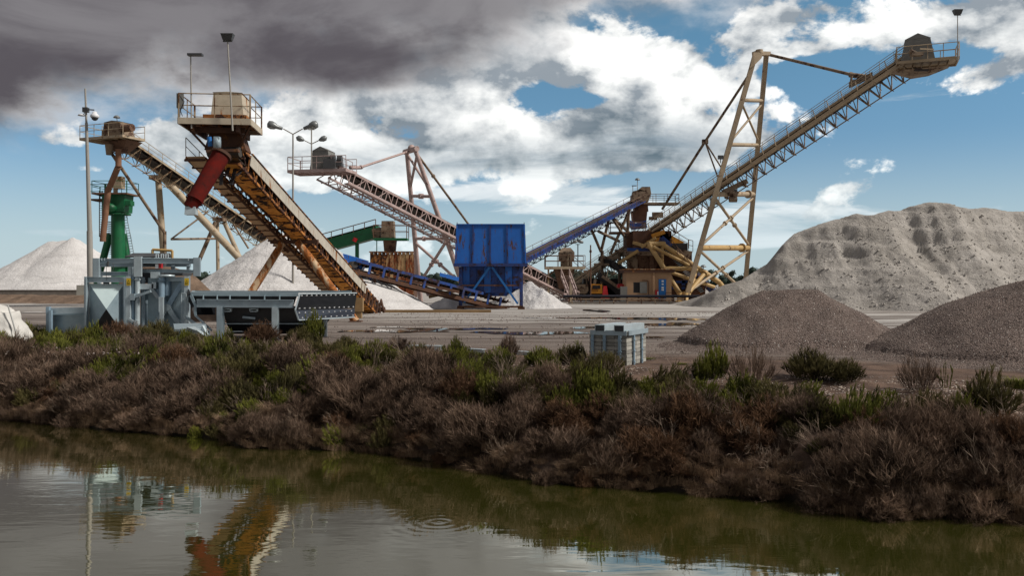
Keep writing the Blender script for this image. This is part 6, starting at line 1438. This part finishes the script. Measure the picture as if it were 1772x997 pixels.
for i in range(230):
    xx = R_.uniform(-25, 13); t = R_.uniform(.1, 4.6 if xx < 3 else 2.6); Zc = Zw(xx)+t*kx(xx); sc = R_.uniform(.5, 1.25)
    tw.append(((xx, Zc, gz(xx, Zc)+.1), (R_.uniform(-.8, .8), R_.uniform(-.8, .8), R_.uniform(0, 6.28)), (sc, sc, sc), R_.randrange(9)))
scatter('dead_twigs', 'pale bare twigs sticking out all through the bank scrub', 'twigs', stk_k, tw)
scatter('straw_grass', 'pale straw coloured dead grass overhanging the water line', 'grass', str_k, sets['strw'])

# bushes one can pick out
def bush(name, me, px, py, Z, sc, label, cat='bush', group=None, rz=0., flat=1.):
    x = (px-886)/F*Z; o = bpy.data.objects.new(name, me); COL.objects.link(o)
    o.location = (x, Z, gz(x, Z)-.03); o.scale = (sc, sc, sc*flat); o.rotation_euler = (0, 0, rz); tag(o, label, cat, group); return o
tall_g = shrub('tall_green_bush_mesh', vm_green, 80, .5, 1.25, 130, 34, .12, .012, .7, .010, .75)
wide_o = shrub('wide_olive_bush_mesh', vm_olive, 81, .8, .85, 190, 34, .13, .009, .6, .008, .55)
brn_b = shrub('rounded_brown_bush_mesh', vm_red, 82, .8, 1.0, 220, 36, .13, .008, .4, .006, .5)
wiry = shrub('wiry_grey_bush_mesh', vm_dry, 83, .7, 1.1, 120, 12, .22, .005, .7, .007, .7)
grn_w = shrub('spreading_green_bush_mesh', vm_green, 88, .75, .8, 170, 32, .12, .011, .6, .008, .7)
brn_c = shrub('rounded_dry_bush_mesh', vm_dry, 89, .8, 1.0, 220, 34, .15, .008, .4, .006, .5)
sprig = shrub('forked_sprig_mesh', vm_green, 91, .35, .8, 9, 60, .10, .012, .8, .012, .8)
drk = shrub('dark_upright_bush_mesh', shrub and vm_dry, 84, .45, 1.0, 150, 20, .14, .007, .6, .007, .7)
lfy = grass('bright_leaf_mesh', vm_bright, 85, .14, .36, 110, .014, .35)
spik = grass('spiky_green_mesh', vm_green, 86, .6, .5, 520, .012, .45)
bush('green_bush', tall_g, 541, 0, 36.6, 1.15, 'tall dark green bush in front of the right end of the black hopper')
bush('green_bush', wide_o, 520, 0, 36.2, .95, 'lower olive green bush at the left foot of the tall dark green bush')
bush('brown_bush', brn_b, 455, 0, 36.0, 1.05, 'large rounded russet bush below the feed hopper')
bush('green_bush', tall_g, 395, 0, 36.8, .62, 'small sprig of green bush growing before the hopper leg', rz=1)
bush('brown_bush', brn_b, 200, 0, 38.0, 1.1, 'wide brown bush against the folded zinc panel', rz=2)
bush('olive_bush', wide_o, 270, 0, 37.6, 1.2, 'big olive brown bush in front of the zinc machine cross panel', rz=1)
bush('green_bush', tall_g, 125, 0, 38.6, .62, 'small dark green bush in front of the low zinc bin', rz=2)
bush('green_bush', wide_o, 20, 0, 37.2, .9, 'yellow green bush at the left edge below the woven sack', rz=3)
bush('green_bush', tall_g, 790, 0, 30.2, .62, 'yellowish green bush right of the long ground channel', rz=3)
bush('dark_bush', drk, 880, 0, 30.2, .85, 'dark brown upright bush in the middle of the bank top')
bush('green_bush', wide_o, 985, 0, 27.8, .72, 'mid green bush left of the block stack', rz=2)
bush('green_bush', tall_g, 1000, 0, 28.1, .60, 'thin tall green sprig left of the block stack', rz=.5)
bush('green_bush', wide_o, 1052, 0, 26.2, .72, 'olive green bush hiding the left base of the block stack', rz=4)
bush('green_bush', tall_g, 1238, 0, 24.6, .82, 'green bush standing at the foot of the left gravel heap', rz=2)
bush('green_bush', tall_g, 1214, 0, 24.3, .62, 'smaller green bush just left of the gravel heap foot bush', rz=5)
bush('olive_bush', wide_o, 1402, 0, 23.6, .98, 'dark olive bush alone on the pebbly ground below the gravel heap', rz=2)
bush('olive_bush', wide_o, 1462, 0, 23.2, .72, 'lower right half of the dark bush pair on the pebbly ground', rz=5)
bush('wiry_bush', wiry, 1300, 0, 23.2, 1.0, 'leafless grey wiry bush left of the dark olive bush')
bush('wiry_bush', wiry, 1590, 0, 21.8, .85, 'faint wiry grey bush standing before the sandy patch', rz=2)
bush('green_sprig', sprig, 1638, 0, 22.0, .8, 'thin forked green sprig right of the wiry grey bush', 'plant', rz=3)
bush('grass_tuft', spik, 1768, 0, 22.5, .68, 'low spiky bright green tuft at the right edge', 'plant')
bush('leafy_weed', lfy, 1702, 0, 20.6, .85, 'small bright lime green weed on the pebbles at right', 'plant')
bush('leafy_weed', lfy, 1180, 0, 24.6, .8, 'bright green weed below the bare pale sticks', 'plant', rz=1)
bush('leafy_weed', lfy, 1612, 0, 20.9, .6, 'dull green weed among pebbles left of the lime green weed', 'plant', rz=2)
bush('grass_tuft', spik, 1125, 0, 29.4, .28, 'little dark tuft right of the block stack on bare ground', 'plant', rz=2)
bush('grass_tuft', spik, 1180, 0, 27.6, .25, 'small tuft at the toe of the left gravel heap', 'plant', rz=1)
bush('grass_tuft', spik, 1372, 0, 28.8, .22, 'tiny tuft at the middle of the left gravel heap foot', 'plant', rz=3)
for k, (px, Z, sc, me, lab) in enumerate((
    (650, 30.4, .95, 'g', 'yellow green bush on the upper slope left of the long ground channel'), (722, 30.0, .80, 'g', 'bright olive bush just below the long ground channel'),
    (862, 27.2, .85, 'g', 'spreading green bush on the slope below the dark upright bush'), (935, 27.6, .7, 'g', 'low green bush right of the dark upright bush'),
    (345, 34.2, .9, 'g', 'olive green bush on the slope under the left leg of the feed hopper'), (185, 34.6, .85, 'g', 'green bush on the slope below the zinc machine at left'),
    (60, 34.8, .8, 'g', 'lime tinged bush on the slope at far left'), (600, 33.0, .75, 'g', 'dark green bush right of the tall bush by the black hopper'),
    (1120, 23.2, .5, 'g', 'low green bush on the slope right of the block stack'), (430, 30.6, .7, 'g', 'small green bush half way down the left slope'))):
    bush('green_bush', wide_o if k % 3 == 1 else grn_w, px, 0, Z, sc, lab, rz=k*1.3)
for k, (px, Z, sc, lab) in enumerate((
    (90, 33.5, 1.1, 'dull russet bush on the slope below the low zinc bin'), (300, 31.2, 1.1, 'wide brown bush on the left slope below the right end of the zinc machine'),
    (500, 29.0, 1.2, 'big rounded russet bush on the slope below the black flared hopper side'), (575, 28.0, 1.0, 'wiry brown bush just right of the big rounded russet bush'),
    (700, 26.6, 1.0, 'brown bush on the slope below the long ground channel'), (800, 25.0, .95, 'purplish brown bush above the water between the ripple rings and the ground channel'),
    (960, 23.6, .9, 'tawny rounded bush on the mid slope left of the block stack'), (1040, 22.2, .75, 'brown bush low on the slope straight below the block stack'),
    (1170, 21.6, .8, 'brown bush on the slope below the pale cut stump'), (1270, 21.0, .7, 'russet bush on the slope below the left gravel heap foot bush'),
    (1390, 20.3, .7, 'brown bush on the slope under the dark olive bush'), (1500, 19.4, .75, 'russet bush above the tangle of dead branches'),
    (1620, 19.2, .75, 'dark brown bush above the bleached twigs near the right edge'), (1740, 18.8, .8, 'brown bush by the water in the bottom right of the bank'),
    (1345, 20.8, .6, 'low russet bush between the leafless wiry bush and the water'))):
    bush('brown_bush', brn_b if k % 2 else brn_c, px, 0, Z, sc, lab, rz=k*.9)
def sticks(name, c, n_, ln, rad, label, seed, lean=.9, m=vm_stick, spread=1.):
    r = random.Random(seed); b = MB()
    for i in range(n_):
        a = r.uniform(0, 2*pi); p = Vector(c)+Vector((r.gauss(0, .05), r.gauss(0, .05), 0)); dr = Vector((cos(a)*lean*spread, sin(a)*lean*.5, r.uniform(.2, 1.)+(1-lean))).normalized(); l = ln*r.uniform(.6, 1.1)
        q = p+dr*l*.5+Vector((r.gauss(0, .03), 0, r.gauss(0, .03))); e = q+(dr+Vector((r.gauss(0, .2), r.gauss(0, .2), r.gauss(0, .2)))).normalized()*l*.5
        b.tube(p, q, rad, rad*.8, 5); b.tube(q, e, rad*.8, rad*.3, 5)
        for k in range(2): b.tube(q, q+(dr+Vector((r.gauss(0, .6), r.gauss(0, .3), r.gauss(0, .4)))).normalized()*l*.35, rad*.5, rad*.2, 4)
    o = b.build(name, m, None, c)
    at = o.data.attributes.new('tint', 'FLOAT_VECTOR', 'FACE'); rr = random.Random(seed); at.data.foreach_set('vector', [x for _ in o.data.polygons for x in (rr.uniform(.4, 1), 0, 0)])
    return tag(o, label, 'branch')
cst = G(1173, 24.3); cst.z = gz(cst.x, 24.3)+.05; sticks('cut_stump', cst, 9, .62, .012, 'pale cut stump with fanned bare sticks right of the block stack', 4)
cst = G(1560, 17.9); cst.z = -1.98; sticks('driftwood', cst, 16, .9, .013, 'tangle of pale dead branches reaching into the water at right', 5, spread=1.6)
cst = G(1450, 18.2); cst.z = -1.98; sticks('driftwood', cst, 14, 1.0, .010, 'flattened bundle of dead reeds at the water line left of the branch tangle', 6, lean=1.3, spread=2)
cst = G(1660, 17.9); cst.z = -1.8; sticks('driftwood', cst, 8, .8, .008, 'thin bleached twigs at the water line near the right edge', 8, lean=1.2, spread=2)
cst = G(1222, 20.4); cst.z = -1.3; sticks('bare_twigs', cst, 6, .6, .009, 'pale bare twigs standing in the scrub near the right water line', 7, lean=.4)
cst = G(455, 25.6); cst.z = -1.8; sticks('bare_twigs', cst, 5, .5, .014, 'curled bleached root at the left water line', 9, lean=1.)
# pebbles on the bare bank
def pebbles(name, label, m, n_, x0, x1, t0, t1, smin, smax, seed, fn=None):
    r = random.Random(seed); b = MB()
    k = 0; tries = 0
    while k < n_ and tries < n_*20:
        tries += 1
        xx = r.uniform(x0, x1); t = r.uniform(t0, t1); Zc = Zw(xx)+t*kx(xx)
        if mn.noise(Vector((xx*.9, Zc*1.3, 4)))+r.uniform(-.3, .3) < -.02: continue
        if fn and not fn(xx, t): continue
        k += 1; c = Vector((xx, Zc, gz(xx, Zc)+.004)); s = r.uniform(smin, smax); q = []
        for ax in ((1, 0, 0), (-1, 0, 0), (0, 1, 0), (0, -1, 0), (0, 0, 1), (0, 0, -1)): q.append(c+Vector(ax)*s*r.uniform(.6, 1.2)*(.55 if ax[2] else 1))
        b.add(q, [(0, 2, 4), (2, 1, 4), (1, 3, 4), (3, 0, 4), (2, 0, 5), (1, 2, 5), (3, 1, 5), (0, 3, 5)])
    o = b.build(name, m); o['kind'] = 'stuff'; tag(o, label, 'pebbles')
pebbles('pale_pebbles', 'pale pebbles strewn over the bare ground right of centre', stone_l, 2600, 3, 16, 2.4, 6.5, .010, .034, 1)
pebbles('brown_pebbles', 'brown pebbles strewn over the bare bank at right', stone_m, 4200, 3, 16, 2.2, 7, .010, .034, 2)
pebbles('bank_pebbles', 'pebbles showing between the scrub along the bank top', stone_l, 2200, -14, 4, 3.2, 6.8, .010, .032, 3)

for o in list(S.objects):
    if '_w' in o: del o['_w']
